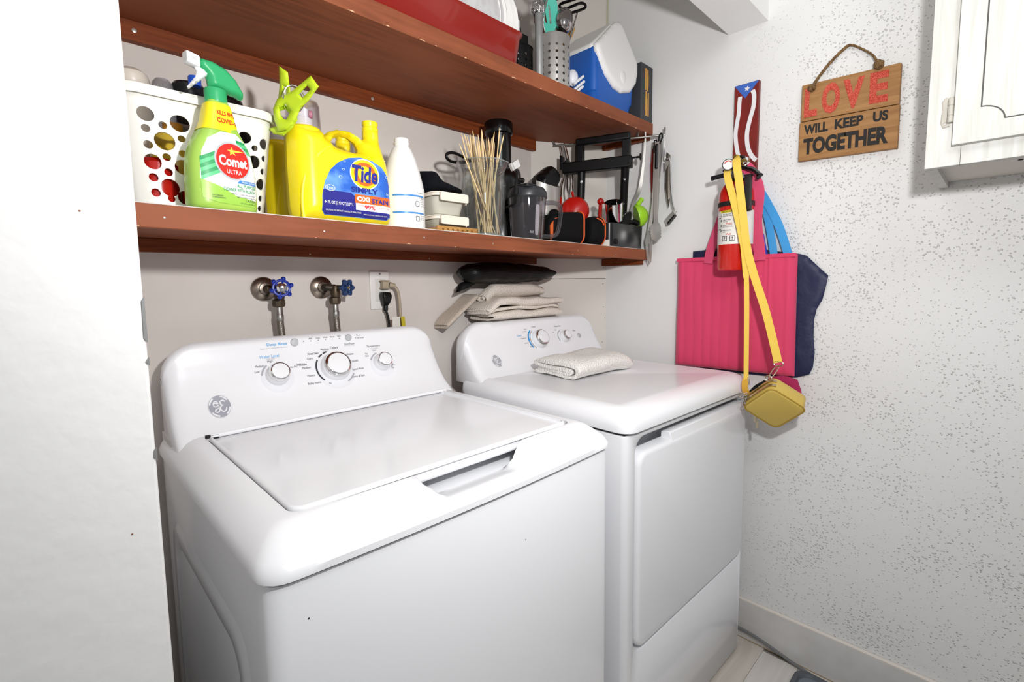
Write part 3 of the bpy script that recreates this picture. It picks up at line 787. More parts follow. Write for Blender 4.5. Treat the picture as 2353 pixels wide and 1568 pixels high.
# ================================================================== towels and the black pouch on the dryer
TERRY = mat('cream_terry', 'E6DDD2', .95, bump=(230, 1., .005))
TERRY2 = mat('greyish_terry', 'CFC2B4', .95, bump=(230, 1., .005))
TERRY3 = mat('white_terry', 'F0EEE8', .95, bump=(210, 1., .006))
def fold(sect, thick, p0, p1, nl=16, up=Vector((0, 0, 1)), amp=.0, seed=0., skew=0.):
    """folded cloth: 2D section path (u across, v up) given thickness, swept from p0 to p1"""
    S = smooth_path([(a, b, 0) for a, b in sect], 5)
    off = []
    for i, p in enumerate(S):
        t = (S[min(i + 1, len(S) - 1)] - S[max(i - 1, 0)]).normalized(); off.append(Vector((-t.y, t.x, 0)) * thick / 2)
    ring = [p + o for p, o in zip(S, off)]
    e = (S[-1] - S[-2]).normalized() * thick * .35
    ring += [S[-1] + off[-1] * .6 + e, S[-1] - off[-1] * .6 + e]
    ring += [p - o for p, o in zip(S, off)][::-1]
    s0 = (S[0] - S[1]).normalized() * thick * .35
    ring += [S[0] - off[0] * .6 + s0, S[0] + off[0] * .6 + s0]
    p0 = Vector(p0); p1 = Vector(p1); ax = (p1 - p0); ux = up.cross(ax).normalized()
    b = MB(); rings = []
    for k in range(nl + 1):
        t = k / nl
        c = p0 + ax * t
        sq = 1 - .22 * (2 * abs(t - .5)) ** 8
        r = []
        for q in ring:
            pt = c + ux * q.x + up * q.y * sq + ax.normalized() * skew * q.y
            nz = noise.noise(Vector((pt.x * 11 + seed, pt.y * 13, pt.z * 20))) * amp
            r.append(pt + up * nz + ux * nz * .5)
        rings.append(r)
    return b.loft(rings)
# folded towel lying on the dryer top, one rounded fold towards the front left
tsec = [(.078, .008), (-.065, .008), (-.090, .018), (-.097, .034), (-.082, .050), (-.03, .056), (.05, .054), (.082, .047), (.074, .037), (.03, .035), (-.05, .034), (-.068, .027), (-.05, .021), (.065, .021)]
tw = fold(tsec, .0125, (1.135, .972, .9615), (1.425, .962, .9615), 26, amp=.009, seed=3)
tw.map(lambda p: Vector((p.x + .03 * (p.y - .97) * (1 if p.x < 1.3 else 3), p.y, max(p.z + .020 * max(0, p.x - 1.2) * max(0, p.y - .93) * 8 - .03 * max(0, p.x - 1.36), .9618))))
tag(obj('folded_towel', tw, TERRY3, angle=80), 'thick white folded towel lying on the dryer top', 'towel')
sx0 = 1.02
t1 = fold([(-.06, .007), (.045, .007), (.062, .016), (.048, .026), (-.05, .026), (-.066, .034), (-.05, .040), (.05, .040)], .011, (1.40, 1.225, 1.130), (1.055, 1.218, 1.132), 16, amp=.010, seed=1)
t1.map(lambda p: Vector((p.x, min(p.y, 1.300 if p.x < 1.40 else 1.24), max(p.z, 1.1315 if p.y > 1.19 else 1.119 + .02))))
tag(obj('folded_towel', t1, TERRY, angle=80), 'cream folded towel at the bottom of the stack on the dryer panel', 'towel')
t2 = fold([(-.05, .006), (.05, .006), (.064, .014), (.05, .022), (-.052, .023)], .010, (1.405, 1.227, 1.178), (1.035, 1.222, 1.180), 16, amp=.009, seed=5)
t2.map(lambda p: Vector((p.x, min(p.y, 1.300), p.z - .040 * max(0, 1.08 - p.x) / .06 if p.x < 1.08 else p.z)))
tag(obj('folded_towel', t2, TERRY, angle=80), 'cream towel second from bottom, drooping at its left end', 'towel')
roll = [(.030 * math.cos(a) * (1 - i * .045), .024 + .021 * math.sin(a) * (1 - i * .045)) for i, a in enumerate([PI * 1.5 + .55 * k for k in range(18)])]
t3 = fold([(.0, .002)] + roll[::1], .0065, (1.355, 1.232, 1.2105), (1.06, 1.225, 1.2085), 14, amp=.008, seed=8)
t3.map(lambda p: Vector((p.x, min(p.y, 1.302), p.z - .030 * max(0, 1.10 - p.x) / .06 if p.x < 1.10 else p.z)))
tag(obj('rolled_towel', t3, TERRY, angle=80), 'cream towel rolled up below the black pouch', 'towel')
t4 = fold([(-.032, .006), (.030, .006), (.040, .014), (.03, .02), (-.03, .02)], .008, (1.055, 1.282, 1.200), (.925, 1.280, 1.108), 12, amp=.004, seed=12)
t4.map(lambda p: Vector((p.x, min(p.y, 1.308), p.z)))
tag(obj('hanging_towel', t4, TERRY2, angle=80), 'greyish beige towel end hanging behind the stack at left', 'towel')
PUFFY = mat('black_ribbed_satin', '040405', .42, spec=.3, bump=(150, .9, .004, (.08, .3, 1)))
ol_ = [(.99, 1.262), (1.03, 1.256), (1.20, 1.256), (1.34, 1.262), (1.40, 1.278), (1.425, 1.290), (1.415, 1.302), (1.36, 1.318), (1.22, 1.326), (1.08, 1.326), (1.00, 1.320), (.972, 1.305), (.968, 1.285)]
pf = thing('padded_pouch', 'black ribbed padded pouch on top of the towel stack', 'pouch', (1.19, 1.21, 1.256))
obj('pouch_body', MB().puff(ol_, [], .12, .045, .014, lambda u, v, w: (u, min(1.222 + w, 1.30 if u < 1.36 else 1.30 - (u - 1.36) * .52), v + .004 * noise.noise(Vector((u * 25, w * 25, 0))))), PUFFY, pf, angle=70)
obj('flap', MB().puff([(.965, 1.225), (1.02, 1.242), (1.06, 1.258), (1.02, 1.268), (.985, 1.258)], [], .05, .02, .01, lambda u, v, w: (u, 1.245 + w, v)), BLACK_MATTE, pf, angle=70)
# ================================================================== lower shelf
# ------------------------------------------------------------------ laundry basket with round holes
BASK = mat('white_basket_plastic', 'EAE8E3', .35)
bk = thing('laundry_basket', 'white plastic basket with round holes at the left end of the lower shelf', 'basket', (.24, 1.17, zl(.24)))
zb = zl(.24) + .001
def bask_ring(t):            # t = 0 bottom, 1 top
    return rr(.128 - .016 * t, .348 + .022 * t, 1.068 - .012 * t, 1.262 + .012 * t, .036, 10, 1)
ringA, ringB = np.array(bask_ring(0)), np.array(bask_ring(1))
def arclen(R):
    d = np.linalg.norm(np.roll(R, -1, 0) - R, axis=1); return np.concatenate([[0], np.cumsum(d)])
SA = arclen((ringA + ringB) / 2); LA = SA[-1]
def bask(s, z, w):
    s = s % LA; i = min(np.searchsorted(SA, s, 'right') - 1, len(ringA) - 1); f = (s - SA[i]) / (SA[i + 1] - SA[i]); j = (i + 1) % len(ringA)
    t = z / .206
    a = ringA[i] * (1 - t) + ringB[i] * t; b_ = ringA[j] * (1 - t) + ringB[j] * t
    p = a * (1 - f) + b_ * f
    tg_ = b_ - a; n = np.array([tg_[1], -tg_[0]]); n = n / np.linalg.norm(n)
    p = p - n * w
    return (p[0], p[1], zb + z)
# arc position of a front point x: front side starts after the first corner
mid = (ringA + ringB) / 2
i0 = 10
def s_of_x(x): return SA[i0] + (x - mid[i0][0])
HOLES = [(.1585, .152, .0125, 1), (.206, .146, .0150), (.181, .138, .0065), (.156, .128, .0068), (.2065, .120, .0062), (.232, .129, .0064), (.181, .111, .0160), (.156, .101, .0072), (.2065, .094, .0064), (.228, .108, .012), (.159, .073, .0135, 1), (.181, .084, .0068), (.205, .070, .0135), (.181, .058, .0070), (.1565, .046, .0075), (.181, .031, .0160), (.1565, .020, .0075), (.181, .004 + .008, .0065), (.204, .016, .0125),
         (.258, .140, .012), (.262, .100, .014), (.262, .060, .014), (.258, .025, .012), (.284, .122, .007), (.284, .080, .007), (.284, .040, .007), (.240, .085, .007), (.240, .045, .007),
         (.308, .143, .0115), (.3265, .126, .0058), (.3265, .099, .0130), (.346, .138, .011), (.348, .110, .0062), (.3475, .084, .0062), (.3455, .058, .0115), (.3475, .030, .0062), (.3265, .066, .006), (.3265, .030, .011), (.306, .118, .006), (.306, .085, .010), (.306, .05, .006), (.3475, .010, .006)]
hl = []
for h in HOLES:
    hl.append(circ(s_of_x(h[0] * .985 + .002), h[1] + .012, h[2] * .97, 18))
for k in range(4):           # right side holes
    for m_ in range(3): hl.append(circ(SA[21] + .04 + .04 * k, .05 + .05 * m_ + .012 * (k % 2), .012 if (k + m_) % 2 else .008, 14))
outl = [(s, 0) for s in np.linspace(.0, LA - .0005, 70)] + [(s, .206) for s in np.linspace(LA - .0005, .0, 70)]
gr = [(s, z) for s in np.linspace(.004, LA - .004, 90) for z in (.04, .08, .12, .16, .19)]
obj('perforated_wall', MB().plate(outl, hl, bask, .0025, gr), BASK, bk, angle=50)
rimr = [(p[0], p[1]) for p in bask_ring(1.0)]
def off_ring(R, d):
    out = []
    for i in range(len(R)):
        a = np.array(R[i - 1]); c = np.array(R[(i + 1) % len(R)]); t = c - a; n = np.array([t[1], -t[0]]); n = n / np.linalg.norm(n)
        p = np.array(R[i]) + n * d; out.append(tuple(p))
    return out
rim = []
for d, z in ((0, .197), (.008, .195), (.009, .204), (.006, .212), (-.002, .213), (-.004, .206)):
    rim.append([(p[0], p[1], zb + z) for p in off_ring(rimr, d)])
obj('rim', MB().loft(rim, loop=True), BASK, bk, angle=60)
obj('basket_bottom', MB().loft([[(p[0], p[1], zb + z) for p in bask_ring(0)] for z in (0, .003)]), BASK, bk)
# contents
def bottle(name, label, cat, c, prof, m, n=28, sx=1., sy=1., cap=None):
    t = thing(name, label, cat, c)
    obj('bottle_body', MB().lathe(prof, c, n, sx=sx, sy=sy), m, t)
    if cap: obj('cap', MB().lathe(cap[0], c, n), cap[1], t)
    return t
bz = zb + .0035
YEL = mat('mustard_yellow_plastic', 'D8B93A', .3); REDP = mat('glossy_red_plastic', 'B01A12', .2)
bottle('detergent_bottle', 'mustard yellow bottle showing through the basket holes', 'bottle', (.212, 1.168, bz), [(.034, 0), (.040, .004), (.040, .135), (.032, .155), (.016, .165)], YEL, cap=([(.017, .165), (.017, .180), (.014, .182)], mat('amber_cap', 'C98A20', .35)))
bottle('spray_can', 'glossy red can low inside the white basket', 'can', (.171, 1.107, bz), [(.030, 0), (.034, .003), (.034, .085), (.026, .094)], REDP)
bottle('spray_can', 'second glossy red can beside the mustard bottle in the basket', 'can', (.233, 1.100, bz), [(.022, 0), (.026, .003), (.026, .055), (.02, .062)], REDP)
bagm = mat('black_bin_liner', '0B0B0D', .28, bump=(40, .8, .01))
bl = MB().ball((.302, 1.165, bz + .140), (.050, .070, .1395), 28, 18); wob(bl, .006, 30, 2)
bl.map(lambda p: Vector((min(p.x, .356 - .0), p.y, max(p.z, bz))))
tag(obj('plastic_bag', bl, bagm, angle=80), 'crumpled black plastic bag bulging out of the basket', 'bag')
bottle('bottle', 'cream bottle with rounded top poking out of the basket at far left', 'bottle', (.160, 1.224, bz), [(.026, 0), (.03, .003), (.03, .22), (.022, .238), (.020, .248), (.027, .255), (.0295, .269), (.026, .280), (.015, .288), (.0005, .290)], mat('cream_plastic', 'D6CDC2', .35))
bottle('bottle', 'translucent white domed cap beside the cream bottle', 'bottle', (.212, 1.236, bz), [(.018, 0), (.02, .003), (.02, .20), (.022, .232), (.0215, .250), (.018, .278), (.012, .286), (.0005, .287)], mat('pale_grey_plastic', 'D3D3D8', .25, trans=.2))
tag(obj('jar_lid', wob(MB().lathe([(.028, -.05), (.030, .0), (.031, .020), (.027, .026), (.0005, .027)], (.258, 1.236, bz + .262), 28), .0, 1), mat('black_blue_lid', '15181F', .3)), 'dark round lid behind the spray trigger in the basket', 'lid')
tag(obj('blue_bottle_cap', MB().lathe([(.012, 0), (.012, .016), (.0105, .019), (.0005, .0195)], (.262, 1.200, bz + .276), 16), mat('bright_blue_plastic', '2556C8', .35)), 'bright blue cap peeking over the dark lid', 'cap')
# ------------------------------------------------------------------ green spray bottle
GREENL = mat('pale_green_plastic', 'A5D05A', .25, var=('B4DC5E', 9, (1, 1, 1)), trans=.15)
cx_, cy_ = .252, 1.012; cz_ = zl(cx_) + .001
sp = thing('spray_bottle', 'green spray bottle of cleaner with a green and white trigger head', 'spray bottle', (cx_, cy_, cz_), math.radians(11))
SPP = [(0, .050, .026), (.004, .0555, .0305), (.012, .057, .032), (.05, .0565, .032), (.08, .055, .0315), (.10, .0515, .0305), (.118, .0455, .029), (.134, .037, .027), (.148, .0295, .0245), (.160, .0255, .0225), (.175, .0225, .021), (.188, .0195, .0185), (.194, .0165, .016)]
def spp(z):
    for (z0, a0, b0), (z1, a1, b1) in zip(SPP, SPP[1:]):
        if z <= z1:
            t = (z - z0) / (z1 - z0); return a0 + (a1 - a0) * t, b0 + (b1 - b0) * t
    return SPP[-1][1:]
def sell(z, n=48, ex=.62, add=0.):
    a, b_ = spp(z); a += add; b_ += add
    return [(math.copysign(abs(math.cos(q)) ** ex, math.cos(q)) * a, math.copysign(abs(math.sin(q)) ** ex, math.sin(q)) * b_, z) for q in [2 * PI * i / n for i in range(n)]]
zs = [0, .002, .004, .008, .012, .025, .04, .05, .065, .08, .09, .10, .109, .118, .126, .134, .141, .148, .154, .160, .168, .175, .182, .188, .194]
obj('bottle_body', MB().loft([sell(z) for z in zs]), GREENL, sp, world=False, angle=60)
def sf(u, v, e=.0007):       # point on the bottle front, u across, v up
    a, b_ = spp(v); k = min(abs(u) / a, .995)
    c = k ** (1 / .62); y = (1 - c * c) ** .5
    return (u, -(y ** .62) * b_ - e, v)
def decal(parent, outline, m, e, fn, res=.006, name='label', holes=(), world=False):
    us = [p[0] for p in outline]; vs = [p[1] for p in outline]
    g = [(u, v) for u in np.arange(min(us), max(us), res) for v in np.arange(min(vs), max(vs), res)]
    return obj(name, MB().skin(resample(outline, res), [resample(h, res) for h in holes], lambda u, v: fn(u, v, e), g), m, parent, world=world, angle=80)
white = mat('label_white', 'F4F5F2', .35); lred = mat('label_red', 'D2281E', .35); lgreen = mat('label_green', '2E9C5C', .35); lgreen2 = mat('label_pale_green', '5FC486', .35); lyel = mat('label_yellow', 'F2E11E', .35); lblue = mat('label_blue', '3E86CC', .35)
decal(sp, [(-.044, .018), (-.02, .012), (.046, .010), (.0505, .03), (.050, .075), (.045, .103), (.036, .124), (.018, .138), (-.008, .137), (-.030, .122), (-.041, .098), (-.046, .06)], white, .0006, sf)
decal(sp, [(-.0445, .018), (-.02, .012), (.046, .010), (.049, .022), (.012, .026), (-.016, .040), (-.0455, .05)], mat('label_lime', '9CCB4E', .35), .0009, sf)
for k in range(6):
    o_ = -.0445 + 0; v0 = .048 + k * .0066
    decal(sp, [(-.0445, v0), (-.0445, v0 + .0066), (.003, v0 + .026 + .0066), (.003, v0 + .026)], lgreen if k % 2 else lgreen2, .0011, sf, name='label_stripe')
for k in range(4):
    v0 = .103 + k * .0062
    decal(sp, [(.020 - k * .0012, v0), (.020 - k * .0012, v0 + .0058), (.044 - k * .0035, v0 + .0058 + .004 - k * .002), (.0455 - k * .0035, v0 + .002 - k * .001)], lgreen if k % 2 else lgreen2, .0011, sf, name='label_stripe')
decal(sp, circ(.008, .088, .0315, 40, .0335), mat('label_silver', 'C9CCD0', .3, .3), .0013, sf)
decal(sp, circ(.008, .088, .0285, 40, .0305), lred, .0016, sf)
star = [(.007 + r * math.sin(a), .1045 + r * math.cos(a)) for r, a in [((.0085 if i % 2 == 0 else .0034), i * PI / 5 - .1) for i in range(10)]]
star[2] = (.031, .1075)
decal(sp, star, mat('star_yellow', 'F7D84A', .35), .0020, sf, .004)
slet = lambda items, m, e: letters(items, lambda u, v: sf(u, v, e), m, sp)
slet([('Comet', .008, .087, .049, .0185, .035)], white, .0021)
slet([('ULTRA', .0085, .0685, .026, .0075)], white, .0021)
slet([('ALL PURPOSE', .030, .0455, .036, .0062, .01), ('CLEANER WITH BLEACH', .017, .0375, .058, .0058, .01)], lgreen, .0014)
decal(sp, [(.012, .0500), (.018, .0560), (.0495, .0560), (.0495, .0500)], lblue, .0012, sf)
slet([('FRESH SCENT', .034, .053, .026, .0032)], white, .0016)
slet([('DISINFECTS, CLEANS AND DEODORIZES', .024, .030, .045, .0026), ('KEEP OUT OF REACH OF CHILDREN', .028, .0255, .034, .0028), ('CAUTION', .036, .0205, .020, .0042), ('1 QT (32 FL OZ) 946 mL', .030, .0145, .030, .0030), ('ACTIVE INGREDIENT', -.022, .024, .018, .0024), ('OTHER INGREDIENTS', -.020, .0205, .022, .0024)], INK, .0014)
slv = MB().loft([sell(z, 48, .62, .0008) for z in (.1395, .148, .154, .160, .168, .175, .182, .1885)], False, False)
slv.map(lambda p: Vector((p.x, p.y, p.z - (.014 * max(0, p.x) / .035 if p.z < .150 else 0))))
obj('neck_sleeve', slv, lyel, sp, world=False, angle=60)
slet([('KILLS 99.9%', .006, .171, .032, .0082, .02), ('COVID-19', .008, .1575, .038, .0090, .02)], lred, .0022)
TRG = mat('trigger_green', '2FA568', .35)
obj('collar', MB().lathe([(.0178, .192), (.0182, .194), (.0178, .214), (.0165, .216)], (0, 0, 0), 40), TRG, sp, world=False)
hd = [(-.030, .250), (-.024, .262), (-.006, .263), (.016, .257), (.034, .243), (.046, .224), (.0485, .214), (.044, .210), (.036, .2135), (.026, .2135), (.012, .216), (-.010, .217), (-.012, .224), (-.014, .236)]
obj('trigger_head', MB().puff(hd, [], .027, .008, .005, lambda u, v, w: (u, w, v)), TRG, sp, world=False, angle=60)
obj('trigger_lever', MB().puff([(-.033, .248), (-.018, .246), (-.010, .238), (-.020, .228), (-.034, .214), (-.043, .204), (-.046, .207), (-.040, .216), (-.031, .229), (-.029, .238)], [], .016, .006, .004, lambda u, v, w: (u, w, v)), WHITE_PLAST, sp, world=False, angle=60)
nz_ = obj('nozzle', MB().loft([[(x, p[0], .2545 + p[1] - (x + .03) * .15) for p in rr(-.0095 * s, .0095 * s, -.0095 * s, .0095 * s, .003, 3)] for x, s in ((-.026, .95), (-.028, 1), (-.044, 1), (-.046, .88))]), WHITE_PLAST, sp, world=False)
letters([('OFF', -.036, .2545, .008, .0045)], lambda u, v: (u, -.0100, v), INK_PALE, nz_)
obj('plunger', MB().tube([(-.008, 0, .232), (.002, 0, .221)], .0065, 14), mat('clear_pump', 'C9CED0', .2, trans=.5), sp, world=False)
# ------------------------------------------------------------------ lime clip on the basket rim
LIME = mat('lime_plastic', 'C3DE2C', .35)
cl = thing('towel_clip', 'big lime green towel clip gripping the basket rim', 'clip', (.374, 1.075, zb + .205))
def arm(pts, holes, y0, th):
    def place(u, v, w):
        y = y0 - (u - .365) * 1.15 + w; k = y / y0
        return (u * k + (1 - k) * .012, y, 1.25 + (v - 1.25) * k)
    return MB().puff(pts, holes, th, .006, .005, place, .5, th * .25)
armA = [(.3865, 1.706), (.4035, 1.698), (.4065, 1.665), (.4060, 1.642), (.418, 1.622), (.418, 1.604), (.404, 1.582), (.388, 1.566), (.368, 1.566), (.360, 1.575), (.374, 1.582), (.384, 1.592), (.378, 1.604), (.372, 1.618), (.382, 1.642), (.3855, 1.665)]
armB = [(.440, 1.694), (.456, 1.676), (.432, 1.640), (.416, 1.622), (.408, 1.604), (.398, 1.584), (.386, 1.572), (.369, 1.566), (.362, 1.588), (.3615, 1.608), (.370, 1.628), (.388, 1.642), (.402, 1.654)]
ca = obj('clip_arm', arm(armA, [[(.394, 1.668), (.3985, 1.666), (.398, 1.645), (.3945, 1.645)], [(.382, 1.614), (.395, 1.622), (.405, 1.612), (.398, 1.598), (.391, 1.598)]], 1.072, .022), LIME, cl, angle=60)
cb = obj('clip_arm', arm(armB, [[(.432, 1.672), (.438, 1.665), (.420, 1.643), (.414, 1.649)], [(.374, 1.612), (.386, 1.622), (.396, 1.612), (.386, 1.592), (.376, 1.592)]], 1.046, .022), LIME, cl, angle=60)
obj('spring', MB().tube([(.392 + .020 * math.cos(a), 1.010 + .0015 * a, 1.626 + .025 * math.sin(a)) for a in [i * .3 for i in range(42)]], .0011, 6), CHROME, cl)
# ------------------------------------------------------------------ yellow detergent jugs
JY = mat('bright_yellow_plastic', 'F7E01C', .32)
def jug(x, y, label, front=True):
    z = zl(x) + .001
    t = thing('detergent_jug', label, 'jug', (x, y, z), math.radians(2))
    outl = [(.004, .006), (.012, 0), (.20, 0), (.212, .006), (.2165, .03), (.2155, .09), (.212, .13), (.206, .165), (.2015, .195), (.2005, .232), (.1665, .232), (.1655, .205), (.160, .198), (.146, .208), (.124, .2135), (.102, .211), (.084, .202), (.074, .192), (.069, .182), (.068, .197), (.0, .197), (-.002, .12), (0, .03)]
    hole = [(.086, .176), (.094, .190), (.110, .198), (.128, .198), (.144, .190), (.1515, .176), (.150, .168), (.130, .166), (.108, .168), (.092, .171)]
    jf = lambda u, v, w: (u, .052 + w * (1 - .45 * min(max((v - .15) / .05, 0), 1) * (1 if u > .075 else 0)), v)
    j = MB().puff(outl, [hole], .104, .036, .0075, jf)
    b_ = obj('jug_body', j, JY, t, world=False, angle=70)
    obj('spout_neck', MB().lathe([(.0175, .222), (.0178, .231), (.0162, .233), (.0160, .237), (.0172, .239), (.0168, .246), (.0150, .2465), (.0145, .23)], (.1835, .052, 0), 28, cap1=False), JY, t, world=False)
    obj('tap_column', MB().lathe([(.033, .10), (.0345, .13), (.0345, .192), (.032, .197), (.030, .1985)], (.034, .052, 0), 32), JY, t, world=False)
    obj('shoulder_rib', MB().tube(smooth_path([(.012, .016, .004), (.011, .0165, .05), (.018, .0112, .095), (.040, .0030, .135), (.066, .003, .158)], 6), .004, 8), JY, t, world=False)
    CLR = thin('clear_cap_plastic', 'F6F4F6', .05)
    obj('clear_cap', MB().lathe([(.0335, .196), (.0340, .200), (.0318, .245), (.029, .252), (.0005, .2535), (.0005, .2515), (.0275, .2500), (.0302, .244), (.0322, .200)], (.034, .052, 0), 32, cap0=False, cap1=False), CLR, t, world=False)
    tp = obj('dispensing_tap', MB().lathe([(.022, .198), (.0225, .216), (.016, .219), (.0155, .236), (.012, .239)], (.029, .052, 0), 24), WHITE_PLAST, t, world=False)
    obj('press_button', MB().lathe([(.008, 0), (.008, .006), (.005, .0075)], (.044, .046, .228), 16, (1, -.4, 0)), mat('pink_button', 'C87A92', .4), tp, world=False)
    return t, b_
def jug_surface(u, v, e=.0007):
    # front of the jug body: same cushion profile as the body, read off the label area (flat there)
    return (u, -e, v)
tj, jb = jug(.392, 1.008, 'bright yellow detergent jug with blue label, nearest on the lower shelf')
lab = [(.076, .022), (.082, .014), (.196, .014), (.203, .020), (.2045, .05), (.203, .085), (.197, .108), (.186, .124), (.168, .134), (.146, .1365), (.124, .131), (.106, .119), (.092, .102), (.082, .078), (.0765, .05)]
def jcurve(u, v, e):
    u = .2165 - (.2165 - u) * 1.24; v = v * 1.07
    return (u, .052 - .052 * (1 - (1 - min(max(min(u + .001, .2165 - u, v, .30 - v), 0) / .036, 1)) ** 2) ** .5 - e, v)
tj.scale = (1.06, 1, 1)
TB = mat('label_tide_blue', '2C63C4', .35, var=('7FB6EC', 14, (1, 1, 1)))
TD = mat('label_navy', '2A2A86', .35)
TO = mat('label_orange', 'EE6A22', .35)
decal(tj, lab, TB, .0009, jcurve)
decal(tj, [(.077, .022), (.082, .015), (.196, .015), (.2025, .021), (.204, .040), (.150, .042), (.126, .062), (.0785, .062)], TD, .0012, jcurve)
decal(tj, circ(.1530, .1035, .0275, 36, .0310), white, .0014, jcurve)
decal(tj, circ(.1530, .1035, .0258, 36, .0292), mat('label_gold', 'FFDA1E', .35), .0016, jcurve)
decal(tj, circ(.1530, .1035, .0205, 32, .0240), TO, .0018, jcurve)
decal(tj, circ(.1530, .1035, .0135, 30, .0165), mat('label_gold', 'FFDA1E', .35), .0020, jcurve)
tlet = lambda items, m, e=.0024: letters(items, lambda u, v: jcurve(u, v, e), m, tj)
tlet([('Tide', .1530, .1030, .048, .034, .035, .1)], mat('label_royal', '24308F', .35))
tlet([('SIMPLY', .1515, .0700, .050, .0110, .03)], mat('label_royal', '24308F', .35))
decal(tj, [(.133, .043), (.133, .061), (.2035, .061), (.204, .043)], TO, .0015, jcurve)
decal(tj, [(.134, .029), (.134, .0428), (.204, .0428), (.204, .028)], white, .0015, jcurve)
tlet([('OXI', .148, .052, .024, .0105, .045)], white)
tlet([('STAIN', .1805, .0505, .033, .0098, .03), ('ULTRA', .175, .0585, .010, .0028)], mat('label_royal', '24308F', .35))
tlet([('99%', .160, .036, .020, .0090, .02), ('FIGHTS MORE THAN', .1455, .0385, .016, .0022), ('OF THE MOST COMMON STAINS', .187, .0375, .028, .0022)], lred)
tlet([('94 FL OZ (2.93 QT) 2.77 L', .1045, .0375, .050, .0075, .01), ('CAUTION: EYE IRRITANT. HARMFUL IF SWALLOWED', .113, .0235, .062, .0030), ('PRECAUCION: IRRITA LOS OJOS', .172, .0210, .046, .0028), ('70', .1955, .0685, .006, .004), ('he', .0900, .0665, .010, .0062)], white)
obj('he_mark', MB().skin(circ(.0900, .0665, .0085, 24, .0058), [circ(.0900, .0665, .0076, 24, .0050)], lambda u, v: jcurve(u, v, .0024)), white, tj, world=False, smooth=False)
bub = MB()
for i in range(16):
    u, v = random.uniform(.09, .20), random.uniform(.07, .13)
    if inside((u, v), lab) and abs(u - .153) > .03:
        r_ = random.uniform(.0010, .0032)
        q = MB().skin(circ(u, v, r_, 14), [circ(u, v, r_ * .72, 14)], lambda a, b__: jcurve(a, b__, .0013)); bub.add(q.v, q.f)
obj('bubble_print', bub, mat('bubble_white', 'C9E2F6', .35), tj, world=False, smooth=False, kind='stuff')
r2 = thing('detergent_jug', 'second yellow detergent jug standing behind the labelled one', 'jug', (.392, 1.150, zl(.39) + .001), math.radians(2))
r2.scale = (1.06, 1, 1)
for ch in tj.children:
    if ch.name.split('.')[0] in ('jug_body', 'spout_neck', 'tap_column', 'shoulder_rib', 'clear_cap', 'dispensing_tap'):
        c = ch.copy(); COL.objects.link(c); c.parent = r2
bottle('bottle', 'small bottle with navy blue cap behind the yellow jugs', 'bottle', (.668, 1.262, zl(.67) + .001), [(.028, 0), (.03, .003), (.03, .14), (.016, .155)], mat('dark_blue_plastic', '20306A', .35), cap=([(.018, .152), (.018, .178), (.015, .18)], mat('navy_cap', '16204A', .35)))
# ------------------------------------------------------------------ white bleach bottle
BLE = mat('white_bleach_plastic', 'EFEFED', .35)
bc = (.681, 1.086, zl(.681) + .001)
bt = thing('bleach_bottle', 'plain white bleach bottle without cap, printed back label', 'bottle', bc)
obj('bottle_body', MB().lathe([(.047, 0), (.0525, .004), (.054, .012), (.054, .106), (.0525, .110), (.0515, .114), (.0515, .118), (.044, .150), (.034, .184), (.0235, .208), (.0185, .214), (.0185, .218), (.0195, .219), (.0195, .2225), (.0182, .2235), (.0182, .232), (.0165, .2335), (.0155, .225)], bc, 44, cap1=False), BLE, bt)
def bcyl(a, v, e=.0006):     # a = arc length from the side facing the camera
    th = math.radians(-92) + a / .054
    return (bc[0] + (.054 + e) * math.cos(th), bc[1] + (.054 + e) * math.sin(th), bc[2] + v)
for v0, v1, m_ in ((.084, .088, lblue), (.042, .046, lblue)):
    decal(bt, [(-.055, v0), (.034, v0), (.034, v1), (-.055, v1)], m_, .0005, bcyl, .006, world=True)
for a0 in (-.014, .001, .016):
    decal(bt, [(a0, .018), (a0 + .0006, .018), (a0 + .0006, .088), (a0, .088)], INK_PALE, .0005, bcyl, .006, world=True)
letters([('FOR LAUNDRY USE', .018, .094, .024, .0024)] + [(s, .0265, .081 - .0045 * i, .015, .0024) for i, s in enumerate(('measure one', 'half cup into', 'dispenser with', 'detergent and', 'fill to line'))] + [(s, .0265, .038 - .0045 * i, .015, .0024) for i, s in enumerate(('mop or wipe', 'rinse surface', 'air dry'))], lambda u, v: bcyl(u, v, .0009), INK, bt, True)
letters([(s, .0415, .084 - .0040 * i, .012, .0026) for i, s in enumerate(['WARNING', 'do not mix', 'with other', 'cleaners', 'keep out of', 'reach'] + ['store cool', 'and upright'] + ['rinse empty', 'container', 'offer for', 'recycling'])], lambda u, v: bcyl(u, v, .0009), INK_DARK, bt, True)
for v in (.060, .024):
    obj('pictogram', MB().skin(rr(.003, .014, v, v + .013, .002, 3), [rr(.0042, .0128, v + .0012, v + .0118, .0015, 3)], lambda u, q: bcyl(u, q, .0008)), INK, bt, smooth=False)
